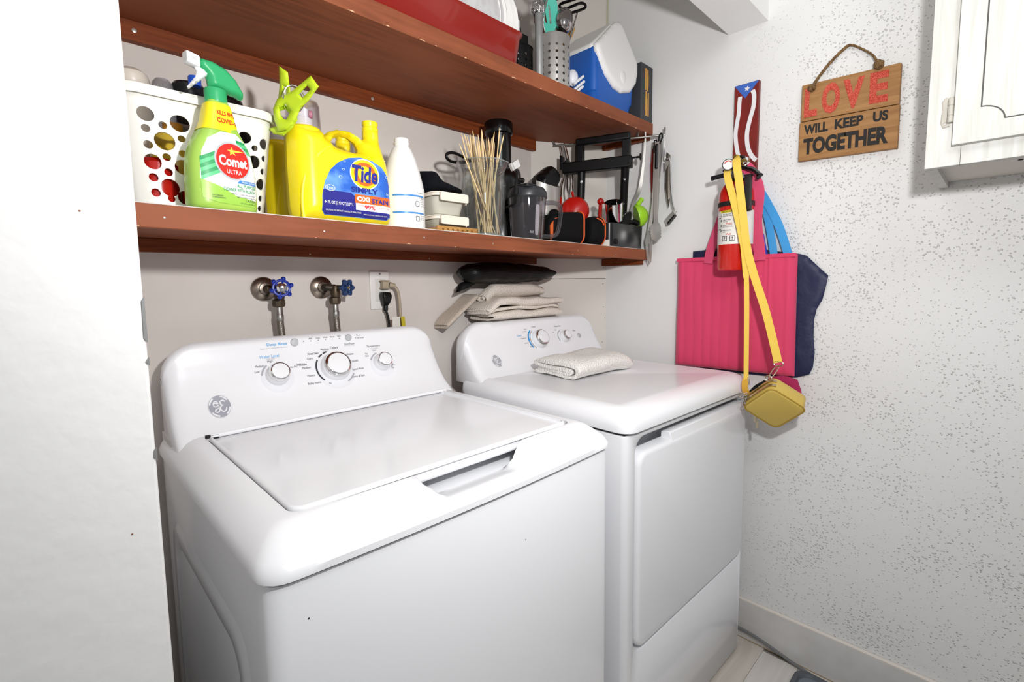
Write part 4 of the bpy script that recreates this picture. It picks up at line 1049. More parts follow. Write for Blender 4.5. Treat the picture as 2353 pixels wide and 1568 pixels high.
# ------------------------------------------------------------------ food boxes on a bamboo tray, dark cloth on top
BAM = mat('bamboo', 'B98A4C', .5, wood=('8F6330', 8, (1, 10, 10)))
zt0 = zl(.78) + .001
tr = thing('bamboo_tray', 'low slotted bamboo tray under the food boxes', 'tray', (.80, 1.10, zt0))
slots = [rr(.752 + .016 * i, .759 + .016 * i, .006, .012, .002, 3) for i in range(7)]
obj('front_rail', MB().plate([(.738, 0), (.872, 0), (.872, .018), (.738, .018)], slots, lambda u, v, w: (u, 1.020 + w, zt0 + v), .006), BAM, tr)
obj('tray_base', MB().box(.738, .872, 1.026, 1.21, zt0, zt0 + .014), BAM, tr)
LID = mat('cream_lid_plastic', 'E2D8CA', .4); CONT = mat('frosted_container', 'D5D2C4', .25, trans=.25)
def foodbox(z, label, h):
    t = thing('food_container', label, 'food container', (.775, 1.10, z))
    obj('tub', MB().loft([[(p[0], p[1], z + q) for p in rr(.743 + i, .850 - i, 1.032 + i, 1.175 - i, .02, 5)] for q, i in ((0, .016), (.004, .011), (h, .002))]), CONT, t)
    obj('lid', rbox(.738, .855, 1.026, 1.181, z + h, z + h + .011, .022, .003), LID, t)
    for x0, x1 in ((.752, .842),):
        obj('latch', MB().loft([[(p[0], y, p[1]) for p in rr(x0, x1, z + h - .013, z + h + .009, .004, 3)] for y in (1.0255, 1.0215, 1.0200)]), LID, t)
    obj('latch', MB().loft([[(x, p[0], p[1]) for p in rr(1.05, 1.16, z + h - .013, z + h + .009, .004, 3)] for x in (.8545, .8585, .860)]), LID, t)
    return z + h + .0115
zz1 = foodbox(zt0 + .0145, 'cream-lidded food container, lower of the two on the bamboo tray', .022)
zz2 = foodbox(zz1, 'taller cream-lidded food container under the dark cloth', .048)
clo = MB().puff([(.742, zz2 + .002), (.852, zz2 + .002), (.858, zz2 + .010), (.845, zz2 + .018), (.815, zz2 + .027), (.78, zz2 + .036), (.757, zz2 + .056), (.746, zz2 + .060), (.742, zz2 + .05), (.740, zz2 + .02)], [], .13, .012, .009, lambda u, v, w: (u, 1.10 + w + .004 * noise.noise(Vector((u * 30, v * 40, w * 20))), v))
tag(obj('dark_cloth', clo, mat('navy_black_cloth', '090B11', .9, spec=.2, bump=(200, .4, .002)), angle=70), 'folded navy black cloth draped over the food containers', 'cloth')
# ------------------------------------------------------------------ glass vase with bamboo skewers
GLASS = thin('clear_glass', 'F2F4F3', .09, .02, .015)
vz = zl(.955) + .001; vc = (.940, 1.074, vz)
vs_ = thing('glass_vase', 'clear glass pitcher with pouring lip holding bamboo skewers', 'vase', vc)
prof = [(a * .88, b) for a, b in [(.058, 0), (.064, .002), (.066, .008), (.067, .02), (.072, .08), (.077, .13), (.078, .15), (.074, .172), (.0755, .190), (.083, .212), (.0845, .2145), (.0815, .2135), (.0725, .190), (.0712, .172), (.0752, .15), (.0742, .13), (.0692, .08), (.0640, .022), (.061, .013), (.02, .012), (.0005, .012)]]
def vfn(p):
    q = p - Vector(vc); t = max(0, (q.z - .17) / .045)
    a = math.atan2(q.y, q.x); k = math.exp(-((a + 1.3) / .28) ** 2) * t * .012
    r = math.hypot(q.x, q.y) + 1e-9
    return Vector((p.x + q.x / r * k, p.y + q.y / r * k, p.z - k * .5))
obj('glass_wall', MB().lathe(prof, vc, 56).map(vfn), GLASS, vs_, angle=60)
obj('lip_ring', MB().tube([vfn(Vector((vc[0] + .0733 * math.cos(a), vc[1] + .0733 * math.sin(a), vz + .2145))) for a in [2 * PI * i / 56 for i in range(56)]], .0013, 6, True), thin('glass_edge', 'DADEDC', .25, .05, .25, 'DDE2E0'), vs_)
obj('glass_base', MB().lathe([(.052, .001), (.0565, .004), (.0565, .011), (.05, .0125)], vc, 48), thin('glass_edge', 'DADEDC', .25, .05, .25, 'DDE2E0'), vs_)
SK = mat('skewer_bamboo', 'E6CDA0', .6, wood=('D9B880', 20, (1, 1, .1)))
sk_mesh = mesh_of('bamboo_skewer', MB().lathe([(.0018, 0), (.0018, .285), (.0012, .293), (.0002, .300)], (0, 0, 0), 8), SK)
def skewer(bot, top, scale):
    o = bpy.data.objects.new('bamboo_skewer', sk_mesh); COL.objects.link(o)
    d = Vector(top) - Vector(bot)
    o.location = bot; o.rotation_euler = d.to_track_quat('Z', 'Y').to_euler(); o.scale = (1, 1, scale)
    tag(o, 'pale bamboo skewer standing in the glass pitcher', 'skewer', 'bamboo skewers in the glass pitcher')
random.seed(11)
for i in range(28):
    t = i / 27
    bx = .943 + random.uniform(-.022, .030) + (.012 if i % 3 == 0 else 0); by = 1.06 + random.uniform(-.025, .03)
    tx = .862 + .118 * t ** .8 + random.uniform(-.008, .008); ty = 1.045 + random.uniform(-.02, .04)
    L_ = .92 + random.uniform(-.05, .04) + (.07 if i in (22, 25, 27) else 0)
    bot = Vector((bx, by, vz + .0135)); top = Vector((tx, ty, vz + .27))
    skewer(bot, top, L_)
skewer((.962, 1.045, vz + .0135), (.785, 1.010, vz + .27), .90)
bpy.context.scene.objects['bamboo_skewer.028']['label'] = 'lone bamboo skewer leaning out far left of the bunch'
# ------------------------------------------------------------------ juicer
JB = mat('juicer_black_gloss', '09090B', .2)
SMOKE = thin('smoked_clear_plastic', 'A89DA1', .06, .05, .08, '9A9094')
jc = (1.105, 1.178, zl(1.105) + .001)
jt = thing('juicer', 'black upright juicer with tall feed tube and smoked pulp bin', 'juicer', jc)
obj('juicer_base', MB().lathe([(.075, 0), (.080, .006), (.080, .10), (.074, .14), (.070, .19), (.064, .222), (.052, .234)], jc, 44), JB, jt)
obj('feed_tube', MB().lathe([(.046, .225), (.042, .235), (.0405, .25), (.0405, .350), (.045, .353), (.0465, .357), (.0465, .385), (.044, .390), (.0005, .390)], jc, 40), JB, jt)
jb2 = (1.192, 1.232, jc[2])
obj('pulp_bin', MB().lathe([(.040, 0), (.044, .006), (.048, .20), (.050, .205), (.048, .205), (.042, .012), (.0005, .010)], jb2, 40, cap1=False), SMOKE, jt)
obj('pulp_bin_lid', MB().lathe([(.0505, .200), (.0510, .214), (.049, .250), (.044, .262), (.0005, .266)], jb2, 40), thin('smoked_lid', '7E7276', .06, .05, .25, '6E6468'), jt)
obj('side_latch', rbox(1.036, 1.052, 1.098, 1.122, jc[2] + .055, jc[2] + .115, .007, .005), JB, jt)
obj('bin_arm', MB().box(1.12, 1.19, 1.14, 1.22, jc[2] + .205, jc[2] + .222), JB, jt, bevel=.006)
ch = thing('usb_charger', 'white-tipped adapter plug on a black cable hanging over the pitcher rim', 'charger', (1.0, .985, 1.60))
q_ = [rr(-.014, .014, -.010, .010, .002, 3)]
def chf(u, v, w): return Vector((.992, .985, 1.590)) + Vector((.72, -.1, .42)) * u + Vector((-.42, 0, .72)) * v + Vector((.1, .99, 0)) * w
obj('adapter', MB().loft([[chf(p[0], p[1], w) for p in rr(-.014, .014, -.012, .012, .002, 3)] for w in (0, .010)]), mat('silver_connector', 'D9D8D6', .3, .3), ch)
obj('adapter_tip', MB().loft([[chf(p[0] - .021, p[1], w) for p in rr(-.004, .004, -.013, .013, .001, 3)] for w in (-.001, .008)]), mat('pale_connector', 'C9C8C5', .3, .3), ch)
obj('cable', MB().tube(smooth_path([(.996, .990, 1.578), (1.000, .992, 1.56), (1.000, .995, 1.540), (1.002, .998, 1.52), (1.004, 1.0, 1.50), (1.006, 1.01, 1.485), (1.012, 1.05, 1.48)], 7), .0032, 8), BLACK_MATTE, ch)
obj('strain_relief', MB().tube([(1.000, .994, 1.548), (1.001, .996, 1.530), (1.003, .999, 1.510)], [.005, .0065, .0085], 10), BLACK_MATTE, ch)
tag(obj('cable_loop', MB().tube(smooth_path([(.955, 1.155, 1.628), (.905, 1.152, 1.638), (.875, 1.15, 1.632), (.870, 1.15, 1.620), (.890, 1.152, 1.612), (.935, 1.154, 1.617), (.975, 1.158, 1.630), (1.03, 1.165, 1.637)], 8), .0042, 8), BLACK), 'black cable loop sticking out left of the juicer tube', 'cable')
# ------------------------------------------------------------------ clear mug with grey lid
mz = zl(1.065) + .001; mc = (1.078, 1.027, mz)
CLRG = thin('smoky_clear_mug', 'D2D0D4', .06, .03, .04, 'B8B6BA')
mg = thing('blender_cup', 'smoky clear blending cup with grey flip lid and side handle', 'cup', mc)
obj('cup_wall', MB().lathe([(.045, 0), (.0475, .002), (.049, .01), (.0585, .118), (.0590, .132), (.0572, .132), (.0566, .118), (.047, .012), (.043, .006), (.0005, .006)], mc, 48, cap1=False), CLRG, mg)
obj('cup_lid', MB().lathe([(.0600, .124), (.0615, .127), (.0610, .140), (.056, .148), (.052, .154), (.040, .158), (.0005, .159)], mc, 48), DARK_GREY, mg)
obj('flip_tab', rbox(1.028, 1.075, .978, 1.06, mz + .150, mz + .160, .012, .004), mat('charcoal_plastic', '26272B', .4), mg)
hp = smooth_path([(1.128, 1.004, mz + .115), (1.160, .990, mz + .117), (1.178, .984, mz + .110), (1.183, .982, mz + .09), (1.176, .983, mz + .05), (1.166, .985, mz + .022), (1.145, .992, mz + .014), (1.115, 1.003, mz + .014)], 7)
obj('handle', MB().tube(hp, .0068, 12), CLRG, mg)
def mcy(a, v, e=.0008):
    th = math.radians(-105) + a; r = .049 + (.0095 * (v - .01) / .108)
    return (mc[0] + (r + e) * math.cos(th), mc[1] + (r + e) * math.sin(th), mc[2] + v)
obj('measure_panel', MB().skin(resample(rr(-.10, .16, .012, .100, .05, 5), .05), [], lambda u, v: mcy(u, v, .0010), [(u, v) for u in np.arange(-.1, .16, .05) for v in np.arange(.02, .1, .01)]), mat('frosted_panel', 'B9B2B8', .3, alpha=.55), mg)
letters([('BLENDER', .03, .056, .062, .10, 0, 0, PI / 2), ], lambda u, v: mcy((u - .03) * 1.0 + .03, v, .0016), mat('embossed_grey', 'A09AA0', .3), mg, True)
letters([('hot', -.27, .022, .20, .010)], lambda u, v: mcy(u, v, .0010), mat('embossed_grey', 'A09AA0', .3), mg, True)
# ------------------------------------------------------------------ steel knife-block-like bin with black inside
sb = (1.335, 1.190, zl(1.335) + .001)
BR = mat('brushed_steel_bin', 'C4C1BC', .36, .7, bump=(90, .2, .001, (1, 1, .03)))
st_ = thing('steel_canister', 'brushed steel canister with scooped rim and black innards', 'canister', sb, 0)
def shell(u, v):
    a = math.radians(200 + 155 * u) ; r = .063
    zt = .232 - .022 * math.sin(PI * u) + .006 * u
    return (sb[0] + r * math.cos(a), sb[1] + r * math.sin(a) * .9, sb[2] + zt * v)
b_ = MB().grid(shell, 40, 12)
b_.grid(lambda u, v: (sb[0] + (shell(u, v)[0] - sb[0]) * .97, sb[1] + (shell(u, v)[1] - sb[1]) * .97, shell(u, v)[2]), 40, 12, flip=True)
obj('steel_wrap', b_, BR, st_)
obj('inner_core', MB().lathe([(.057, 0), (.058, .19), (.052, .20)], sb, 36, sy=.9), BLACK, st_)
obj('side_trim', MB().lathe([(.010, 0), (.010, .225)], (sb[0] + .064, sb[1] - .012, sb[2]), 12), BLACK, st_)
obj('round_port', MB().lathe([(.026, 0), (.029, .003), (.026, .006), (.023, .005), (.0005, .0045)], (sb[0] - .006, sb[1] - .056, sb[2] + .105), 30, (-.25, -1, 0)), BLACK, st_)
bh = MB().puff([(-.052, .02), (-.045, .055), (-.020, .075), (.012, .095), (.048, .070), (.055, .05), (.035, .02), (.03, .0), (-.02, .0)], [], .07, .012, .008, lambda u, v, w: (sb[0] + u, sb[1] - .012 + w, sb[2] + .198 + v))
obj('black_insert', bh, BLACK, st_, angle=50)
# ------------------------------------------------------------------ black bag with orange piping
NYL = mat('black_nylon', '09090B', .8, spec=.2, bump=(260, .4, .002)); ORG_ = mat('orange_piping', 'E2602A', .5)
bgz = zl(1.3) + .003
bg_ = thing('lunch_bag', 'soft black zip bag with orange piping on the lower shelf', 'bag', (1.28, 1.02, bgz))
def bagring(t, k=1.):
    """section across the bag at t along its length, in the y-z plane turned a little"""
    c = Vector((1.165 + .165 * t, 1.053 - .020 * t, bgz)); w = .050 * k; h = .105 * k
    return [c + Vector((p[0] * .25, p[0], p[1])) for p in rr(-w, w, 0, h - .022 * (1 - t) ** 2, .026, 5)]
obj('main_pouch', MB().loft([bagring(0, .55), bagring(.03, .85), bagring(.12), bagring(.5), bagring(.85), bagring(.96, .97), bagring(1.0, .90)]), NYL, bg_, angle=60)
obj('piping', MB().tube(bagring(.93, 1.01), .0026, 6, True), ORG_, bg_)
def endring(t, k=1.):
    c = Vector((1.355 + .075 * t, 1.020, bgz)); w = .044 * k; h = .098 * k
    return [c + Vector((p[0] * .2, p[0], p[1])) for p in rr(-w, w, 0, h, .03, 5)]
obj('end_pouch', MB().loft([endring(0, .7), endring(.1, .9), endring(.5, 1), endring(.88, .98), endring(1, .86)]), NYL, bg_, angle=60)
obj('piping', MB().tube(endring(.95, .97), .0024, 6, True), ORG_, bg_)
obj('piping', MB().tube(smooth_path([(1.368, .9765, bgz + .086), (1.392, .9745, bgz + .080), (1.404, .9740, bgz + .066)], 6), .0024, 6), ORG_, bg_)
obj('orange_panel', MB().prism([(1.160, 1.003, bgz + .004), (1.215, 1.0, bgz + .055), (1.212, 1.0, bgz + .080), (1.180, 1.001, bgz + .074), (1.158, 1.003, bgz + .050)], (0, .003, 0)), mat('orange_mesh', 'C85A22', .6), bg_, smooth=False)
# ------------------------------------------------------------------ utensil bin with kitchen tools
uz = zl(1.55) + .001
ub = thing('utensil_bin', 'dark grey plastic bin of kitchen tools at the shelf end', 'bin', (1.55, 1.0, uz))
SEMI = mat('semi_gloss_charcoal', '1E1F22', .28)
obj('bin_wall', MB().loft([[(p[0], p[1], uz + z) for p in rr(1.438 + i, 1.662 - i, .970 + i, 1.027 - i, .018, 6)] for z, i in ((0, .002), (.080, 0), (.082, .001), (.082, .003), (.006, .005))]), SEMI, ub)
obj('bin_knob', MB().lathe([(.010, 0), (.010, .006), (.007, .008), (.0005, .0085)], (1.475, .970, uz + .018), 18, (0, -1, 0)), SEMI, ub)
tag(obj('paper_card', MB().box(1.4335, 1.4365, .972, 1.02, uz, uz + .022), mat('card_white', 'E8E6DF', .6), smooth=False), 'small white card between the black bag and the grey bin', 'card')
mcup = thing('measuring_cup', 'polished steel measuring cup tilted in the utensil bin', 'measuring cup', (1.475, 1.0, uz + .08))
md = Vector((-.42, -.25, .87)); mo = Vector((1.512, 1.004, uz + .098))
obj('cup_wall', MB().lathe([(.029, 0), (.031, .002), (.0315, .068), (.030, .068), (.0295, .004), (.0005, .004)], mo, 32, md, cap1=False), CHROME, mcup)
obj('cup_handle', MB().ribbon([mo + md * .065 + Vector((.02, 0, .01)), mo + md * .05 + Vector((.05, .01, .0)), mo + Vector((.07, .012, .0))], .012, .002, (0, -1, 0)), CHROME, mcup)
tag(obj('black_scoop', MB().puff([(1.500, uz + .06), (1.555, uz + .066), (1.585, uz + .10), (1.588, uz + .135), (1.572, uz + .130), (1.545, uz + .112), (1.512, uz + .092)], [], .030, .010, .006, lambda u, v, w: (u, .984 + w * .7, v)), BLACK_MATTE, angle=60), 'black plastic scoop leaning in the utensil bin', 'scoop')
tag(obj('black_spatula', MB().tube(smooth_path([(1.50, 1.0, uz + .05), (1.56, .995, uz + .086), (1.61, .985, uz + .098), (1.634, .982, uz + .094)], 6), [.008] * 12 + [.0105] * 7, 12), BLACK, angle=60), 'short thick black tool handle across the bin top', 'utensil')
tag(obj('steel_peeler', MB().puff([(1.58, uz + .10), (1.61, uz + .108), (1.632, uz + .120), (1.628, uz + .138), (1.604, uz + .140), (1.585, uz + .124)], [circ(1.607, uz + .121, .009, 14)], .02, .008, .005, lambda u, v, w: (u, 1.012 + w, v)), CHROME, angle=60), 'chrome ringed tool head beside the lime strainer', 'utensil')
rh = thing('red_tool', 'red plastic tool handle behind the steel measuring cup', 'utensil', (1.47, 1.02, uz + .10))
REDT = mat('red_tool_plastic', 'A3120E', .3)
obj('handle', MB().tube(smooth_path([(1.487, 1.048, uz + .060), (1.4885, 1.05, uz + .10), (1.492, 1.05, uz + .155)], 5), .0075, 10), REDT, rh)
obj('knob', MB().ball((1.492, 1.05, uz + .168), .0125, 16, 10), REDT, rh)
obj('cross_bar', MB().tube([(1.494, 1.05, uz + .166), (1.545, 1.042, uz + .164)], .003, 8), REDT, rh)
LIMEG = mat('lime_green_plastic', '9BD02A', .3)
lg = thing('citrus_strainer', 'lime green cup-shaped strainer clipped at the bin edge', 'strainer', (1.655, .99, uz + .12))
lc = Vector((1.652, .985, uz + .125)); ld = Vector((.62, -.62, .25)).normalized()
obj('strainer_cup', MB().lathe([(.036, 0), (.037, .003), (.034, .018), (.026, .032), (.014, .040), (.0005, .042)], lc - ld * .01, 32, ld, sx=1., sy=1.15), LIMEG, lg)
obj('strainer_clip', MB().tube([lc + Vector((-.012, .002, .036)), lc + Vector((.008, -.006, .062))], .0085, 12), LIMEG, lg)
# ------------------------------------------------------------------ black carrying frame on two posts
fm = thing('carrying_stand', 'black plastic carrying stand standing on two round posts', 'stand', (1.53, 1.08, zl(1.53)))
fo = Vector((1.454, 1.208, 0)); fe = Vector((.36, -.933, 0)).normalized(); fn_ = Vector((fe.y, -fe.x, 0))
F3 = lambda t, z, w=0: fo + fe * t * .985 + fn_ * w + Vector((0, 0, 1.25 + (z - 1.25) * .983))
def fbox(t0, t1, z0, z1, w0=-.012, w1=.012):
    return MB().add([F3(t, z, w) for z in (z0, z1) for w in (w0, w1) for t in (t0, t1)], [(0, 2, 3, 1), (4, 5, 7, 6), (0, 1, 5, 4), (2, 6, 7, 3), (0, 4, 6, 2), (1, 3, 7, 5)])
FB = mat('frame_black_plastic', '060607', .45, spec=.35)
obj('grip', fbox(.062, .268, 1.772, 1.799), FB, fm, bevel=.006)
obj('side_post', fbox(.062, .094, 1.70, 1.774), FB, fm, bevel=.003)
obj('side_post', fbox(.238, .268, 1.70, 1.774), FB, fm, bevel=.003)
obj('cross_bar', fbox(.012, .275, 1.672, 1.714, -.020, .020), FB, fm, bevel=.005)
obj('slide_rod', MB().tube([F3(.01, 1.712, -.022), F3(.298, 1.712, -.022)], .0035, 8), FB, fm)
obj('rod_knob', MB().lathe([(.004, -.012), (.004, -.002), (.012, 0), (.012, .004), (.010, .005)], F3(.298, 1.712, -.022), 18, fe), FB, fm)
obj('end_hook', MB().prism([F3(.0, 1.690, -.018), F3(.03, 1.690, -.018), F3(.03, 1.732, -.018), F3(.018, 1.716, -.018), F3(.012, 1.716, -.018), F3(.012, 1.742, -.018), F3(.0, 1.745, -.018)], fn_ * .03), FB, fm, smooth=False, bevel=.002)
for t, pts in ((.085, [(1.504, 1.154, 1.46), (1.514, 1.164, zl(1.5) + .005)]), (.250, [(1.640, 1.052, 1.474), (1.652, 1.062, zl(1.65) + .005)])):
    a = F3(t, 1.69); pth = [a, Vector(pts[0]), Vector(pts[1])]
    k = Vector((a.x, a.y, 0)).normalized()
    p = obj('post', MB().tube(pth, .0150, 18), FB, fm)
    for z in (1.63, 1.55):
        s_ = (a.z - z) / (a.z - pts[0][2]); c = a.lerp(Vector(pts[0]), s_) - k * .0142
        obj('post_button', MB().lathe([(.0045, 0), (.0045, .003), (.001, .0034)], c, 12, -k), CHROME if z > 1.6 else FB, p)
# ------------------------------------------------------------------ hanging rod with barbecue tools under the upper shelf
rod = thing('hanging_rod', 'thin steel hanging rail with upturned ends under the upper shelf', 'rail', (1.55, 1.07, 1.78))
r0, r1 = Vector((1.476, 1.254, 1.788)), Vector((1.653, .893, 1.784))
rd = (r1 - r0).normalized()
obj('rail', MB().tube(smooth_path([r0 + Vector((-.004, .006, .020)), r0 + Vector((0, 0, .004)), r0 + rd * .012, r0.lerp(r1, .5), r1 - rd * .012, r1 + Vector((.002, -.004, .006)), r1 + Vector((.002, -.006, .026))], 5), .0036, 10), DULL_STEEL, rod)
obj('bracket', MB().box(1.611, 1.617, .970, .976, 1.784, 1.8055), DULL_STEEL, rod)
obj('bracket', MB().box(1.514, 1.520, 1.165, 1.171, 1.785, 1.8055), DULL_STEEL, rod)
def rodpt(t): return r0.lerp(r1, t)
STL = mat('satin_steel', 'C2C0BB', .42, .75)
def hang(name, label, cat, t): return thing(name, label, cat, rodpt(t))
# meat fork reaching below the lower shelf
fk = hang('meat_fork', 'long two-pronged steel meat fork hanging past the lower shelf', 'fork', .93)
X_ = 1.640
fpath = [(1.640, .914, 1.745), (1.642, .915, 1.69), (1.644, .918, 1.60), (1.646, .924, 1.53), (1.648, .934, 1.475), (1.650, .941, 1.445)]
obj('shaft', MB().ribbon(smooth_path(fpath, 6), .0125, .003, (-1, -.25, 0)), STL, fk)
obj('grip', MB().puff([(.909, 1.77), (.922, 1.77), (.924, 1.74), (.921, 1.72), (.908, 1.72), (.906, 1.74)], [circ(.9155, 1.763, .003, 10)], .012, .005, .004, lambda u, v, w: (1.641 + w, u, v)), BLACK, fk, angle=60)
obj('fork_head', MB().plate([(.929, 1.46), (.946, 1.46), (.9585, 1.41), (.955, 1.385), (.951, 1.345), (.941, 1.320), (.9375, 1.322), (.943, 1.345), (.9475, 1.39), (.9455, 1.398), (.941, 1.398), (.939, 1.39), (.9375, 1.345), (.935, 1.325), (.932, 1.33), (.929, 1.36), (.929, 1.41)], [], lambda u, v, w: (1.651 + w, u, v), .002), STL, fk)
# knife-like long tool leaning left
kn = hang('long_skewer_fork', 'thin bent steel serving tool leaning left of the barbecue tools', 'utensil', .90)
obj('shaft', MB().ribbon(smooth_path([(1.630, .950, 1.815 - .012), (1.630, .952, 1.74), (1.632, .962, 1.66), (1.636, .975, 1.60), (1.645, 1.000, 1.565), (1.655, 1.022, 1.52), (1.660, 1.035, 1.49)], 6), [.004 + .010 * min(1, i / 20) for i in range(37)], .002, (-1, -.5, 0)), STL, kn)
# red handled spatula
rs = hang('grill_knife', 'grill tool with dark red and black handle', 'utensil', .95)
obj('handle', MB().puff([(.938, 1.755), (.947, 1.750), (.952, 1.69), (.951, 1.62), (.945, 1.565), (.940, 1.56), (.935, 1.62), (.933, 1.70)], [], .014, .006, .004, lambda u, v, w: (1.675 + w, u, v)), mat('dark_red_plastic', '7A1814', .35), rs, angle=60)
obj('blade', MB().box(1.674, 1.676, .938, .947, 1.46, 1.57), mat('dark_steel', '4A4744', .4, .9), rs, smooth=False)
obj('loop', MB().tube([(1.675 + .004 * math.cos(a), .942, 1.762 + .010 * math.sin(a)) for a in [2 * PI * i / 14 for i in range(14)]], .0013, 6, True), DULL_STEEL, rs)
# flat spatula
fs = hang('grill_spatula', 'grey steel grill spatula with black handle top between fork and tongs', 'spatula', .965)
obj('handle', MB().box(1.656, 1.664, .908, .924, 1.60, 1.748), mat('spatula_handle_steel', '77746F', .45, .9), fs, bevel=.003)
obj('handle_top', MB().box(1.6545, 1.6655, .906, .926, 1.735, 1.762), BLACK, fs, bevel=.005)
obj('blade', MB().ribbon(smooth_path([(1.660, .916, 1.60), (1.661, .917, 1.54), (1.663, .922, 1.50), (1.664, .928, 1.47)], 6), .015, .0025, (-1, -.2, 0)), mat('worn_steel', 'A29F99', .45, .75), fs)
# tongs
tn = hang('tongs', 'steel tongs with scalloped tips and black grips hanging on the rail', 'tongs', .985)
for k, (dx_, dy_) in enumerate(((0, 0), (.022, .014))):
    b_ = MB().plate([(.893, 1.755), (.905, 1.755), (.9055, 1.47), (.913, 1.462)] + [(.915 + .0012 * (-1) ** i - .00016 * i * i * .3, 1.455 - .0052 * i) for i in range(9)] + [(.904, 1.405), (.899, 1.403), (.894, 1.405)] + [(.8845 + .0012 * (-1) ** i - .00005 * (8 - i) ** 2 * .3, 1.413 + .0052 * i) for i in range(9)] + [(.887, 1.462), (.8925, 1.47)], [], lambda u, v, w: (1.622 + dx_ + w + .010 * math.exp(-((v - 1.43) / .03) ** 2) * (.5 - ((u - .899) / .03) ** 2), .899 + (u - .899) * 1.35 + dy_ * max(0, min(1, (1.70 - v) / .2)), v), .0015, [(u, v) for u in np.arange(.888, .912, .006) for v in np.arange(1.41, 1.75, .012)])
    obj('tong_arm', b_, mat('polished_tongs', 'DAD8D4', .32, .75), tn)
obj('grip', MB().puff(rr(.8925, .9055, 1.66, 1.748, .006, 4), [], .008, .004, .004, lambda u, v, w: (1.620 + w, u, v)), BLACK, tn, angle=60)
obj('hanging_loop', MB().tube(smooth_path([(1.632, .899, 1.752), (1.634, .897, 1.775), (1.640, .893, 1.787), (1.645, .890, 1.776), (1.640, .898, 1.752)], 6), .003, 8), BLACK_MATTE, tn)
# grill press / scraper on a wire frame
gp = hang('grill_scraper', 'wire-framed grill scraper with slanted steel head, outermost on the rail', 'scraper', .995)
wp = [(1.645, .886, 1.782), (1.645, .882, 1.74), (1.646, .878, 1.70), (1.647, .872, 1.695), (1.648, .862, 1.690), (1.650, .858, 1.62), (1.652, .854, 1.56), (1.654, .848, 1.525), (1.655, .838, 1.505)]
obj('wire', MB().tube(smooth_path(wp, 5), .0024, 8), CHROME, gp)
obj('wire', MB().tube(smooth_path([(a + .012, b__ + .004, c) for a, b__, c in wp[2:]], 5), .0020, 8), DULL_STEEL, gp)
obj('scraper_head', MB().prism([(1.640, .842, 1.508), (1.640, .836, 1.494), (1.648, .868, 1.468), (1.648, .876, 1.482)], (.012, 0, .0)), STL, gp, smooth=False)
obj('scraper_edge', MB().prism([(1.6385, .836, 1.494), (1.6385, .8355, 1.488), (1.6465, .866, 1.462), (1.6465, .868, 1.468)], (.016, 0, 0)), BLACK, gp, smooth=False)
obj('scraper_grip', MB().puff([(.868, 1.71), (.884, 1.725), (.886, 1.60), (.872, 1.52), (.866, 1.56)], [], .010, .005, .006, lambda u, v, w: (1.664 + w, u, v)), mat('brownish_steel', '6E675E', .4, .8), gp, angle=60)
obj('scraper_plate', MB().prism([(1.652, .884, 1.69), (1.652, .862, 1.688), (1.652, .882, 1.655)], (.002, 0, 0)), STL, gp, smooth=False)
# red skimmer and wire whisks hanging at the back of the rail
rl = hang('red_ladle', 'round red ladle on a thin steel handle hanging at the rail back', 'ladle', .1)
REDL = mat('tomato_red_plastic', 'B3160E', .28)
obj('bowl', MB().lathe([(.054, 0), (.0545, .002), (.047, .018), (.028, .028), (.0005, .032)], (1.452, 1.138, 1.522), 36, (-.78, -.60, .12)), REDL, rl)
obj('neck', MB().ribbon(smooth_path([(1.448, 1.158, 1.568), (1.456, 1.176, 1.61), (1.492, 1.206, 1.66), (1.492, 1.215, 1.72), (1.489, 1.230, 1.788)], 6), .007, .002, (-.7, -.7, 0)), DULL_STEEL, rl)
wk = hang('steel_ladle', 'crossed thin steel handle with red collar behind the red ladle', 'utensil', .12)
obj('handle', MB().tube(smooth_path([(1.478, 1.158, 1.56), (1.484, 1.172, 1.605), (1.508, 1.192, 1.655), (1.506, 1.206, 1.72), (1.496, 1.222, 1.794)], 6), .0032, 8), CHROME, wk)
obj('collar', MB().tube([(1.478, 1.158, 1.558), (1.477, 1.170, 1.600)], .005, 8), REDL, wk)
wk2 = hang('steel_whisk', 'slim steel handle crossing the red ladle from the left', 'utensil', .08)
obj('handle', MB().tube(smooth_path([(1.462, 1.215, 1.55), (1.476, 1.222, 1.62), (1.498, 1.226, 1.69), (1.488, 1.236, 1.788)], 6), .0030, 8), CHROME, wk2)
obj('collar', MB().tube([(1.461, 1.2145, 1.54), (1.469, 1.218, 1.585)], .0045, 8), REDL, wk2)
# ================================================================== upper shelf
UZ = ZU + .001
RED = mat('red_enamel', '861A12', .24, coat=.4)
rdish = thing('baking_dish', 'large glossy red baking dish on the upper shelf', 'dish', (.77, 1.10, UZ))
def dring(z, i): return [(p[0], p[1], UZ + z) for p in rr(.46 + i, 1.022 - i, .975 + i, 1.255 - i, .035, 7)]
obj('dish_wall', MB().loft([dring(0, .016), dring(.003, .010), (dring(.085, .001)), dring(.092, -.003), dring(.096, -.005), dring(.098, -.002), dring(.096, .004), dring(.02, .012)]), RED, rdish, angle=60)
PLASTIC = thin('clear_wrap', 'F2F2F4', .10, .12, .10, 'F0F0F2')
CUPW = mat('white_foam', 'EEEDEA', .5)
pp = thing('plate_pack', 'clear bag of white plastic plates lying in the red dish', 'plates', (.80, 1.10, UZ + .03))
for i in range(15):
    x = .66 + i * .0225
    obj('plate', MB().lathe([(.065, 0), (.098, .012), (.102, .014), (.100, .016), (.064, .004)], (x, 1.085, UZ + .148), 36, (1, .15, .35)), CUPW, pp)
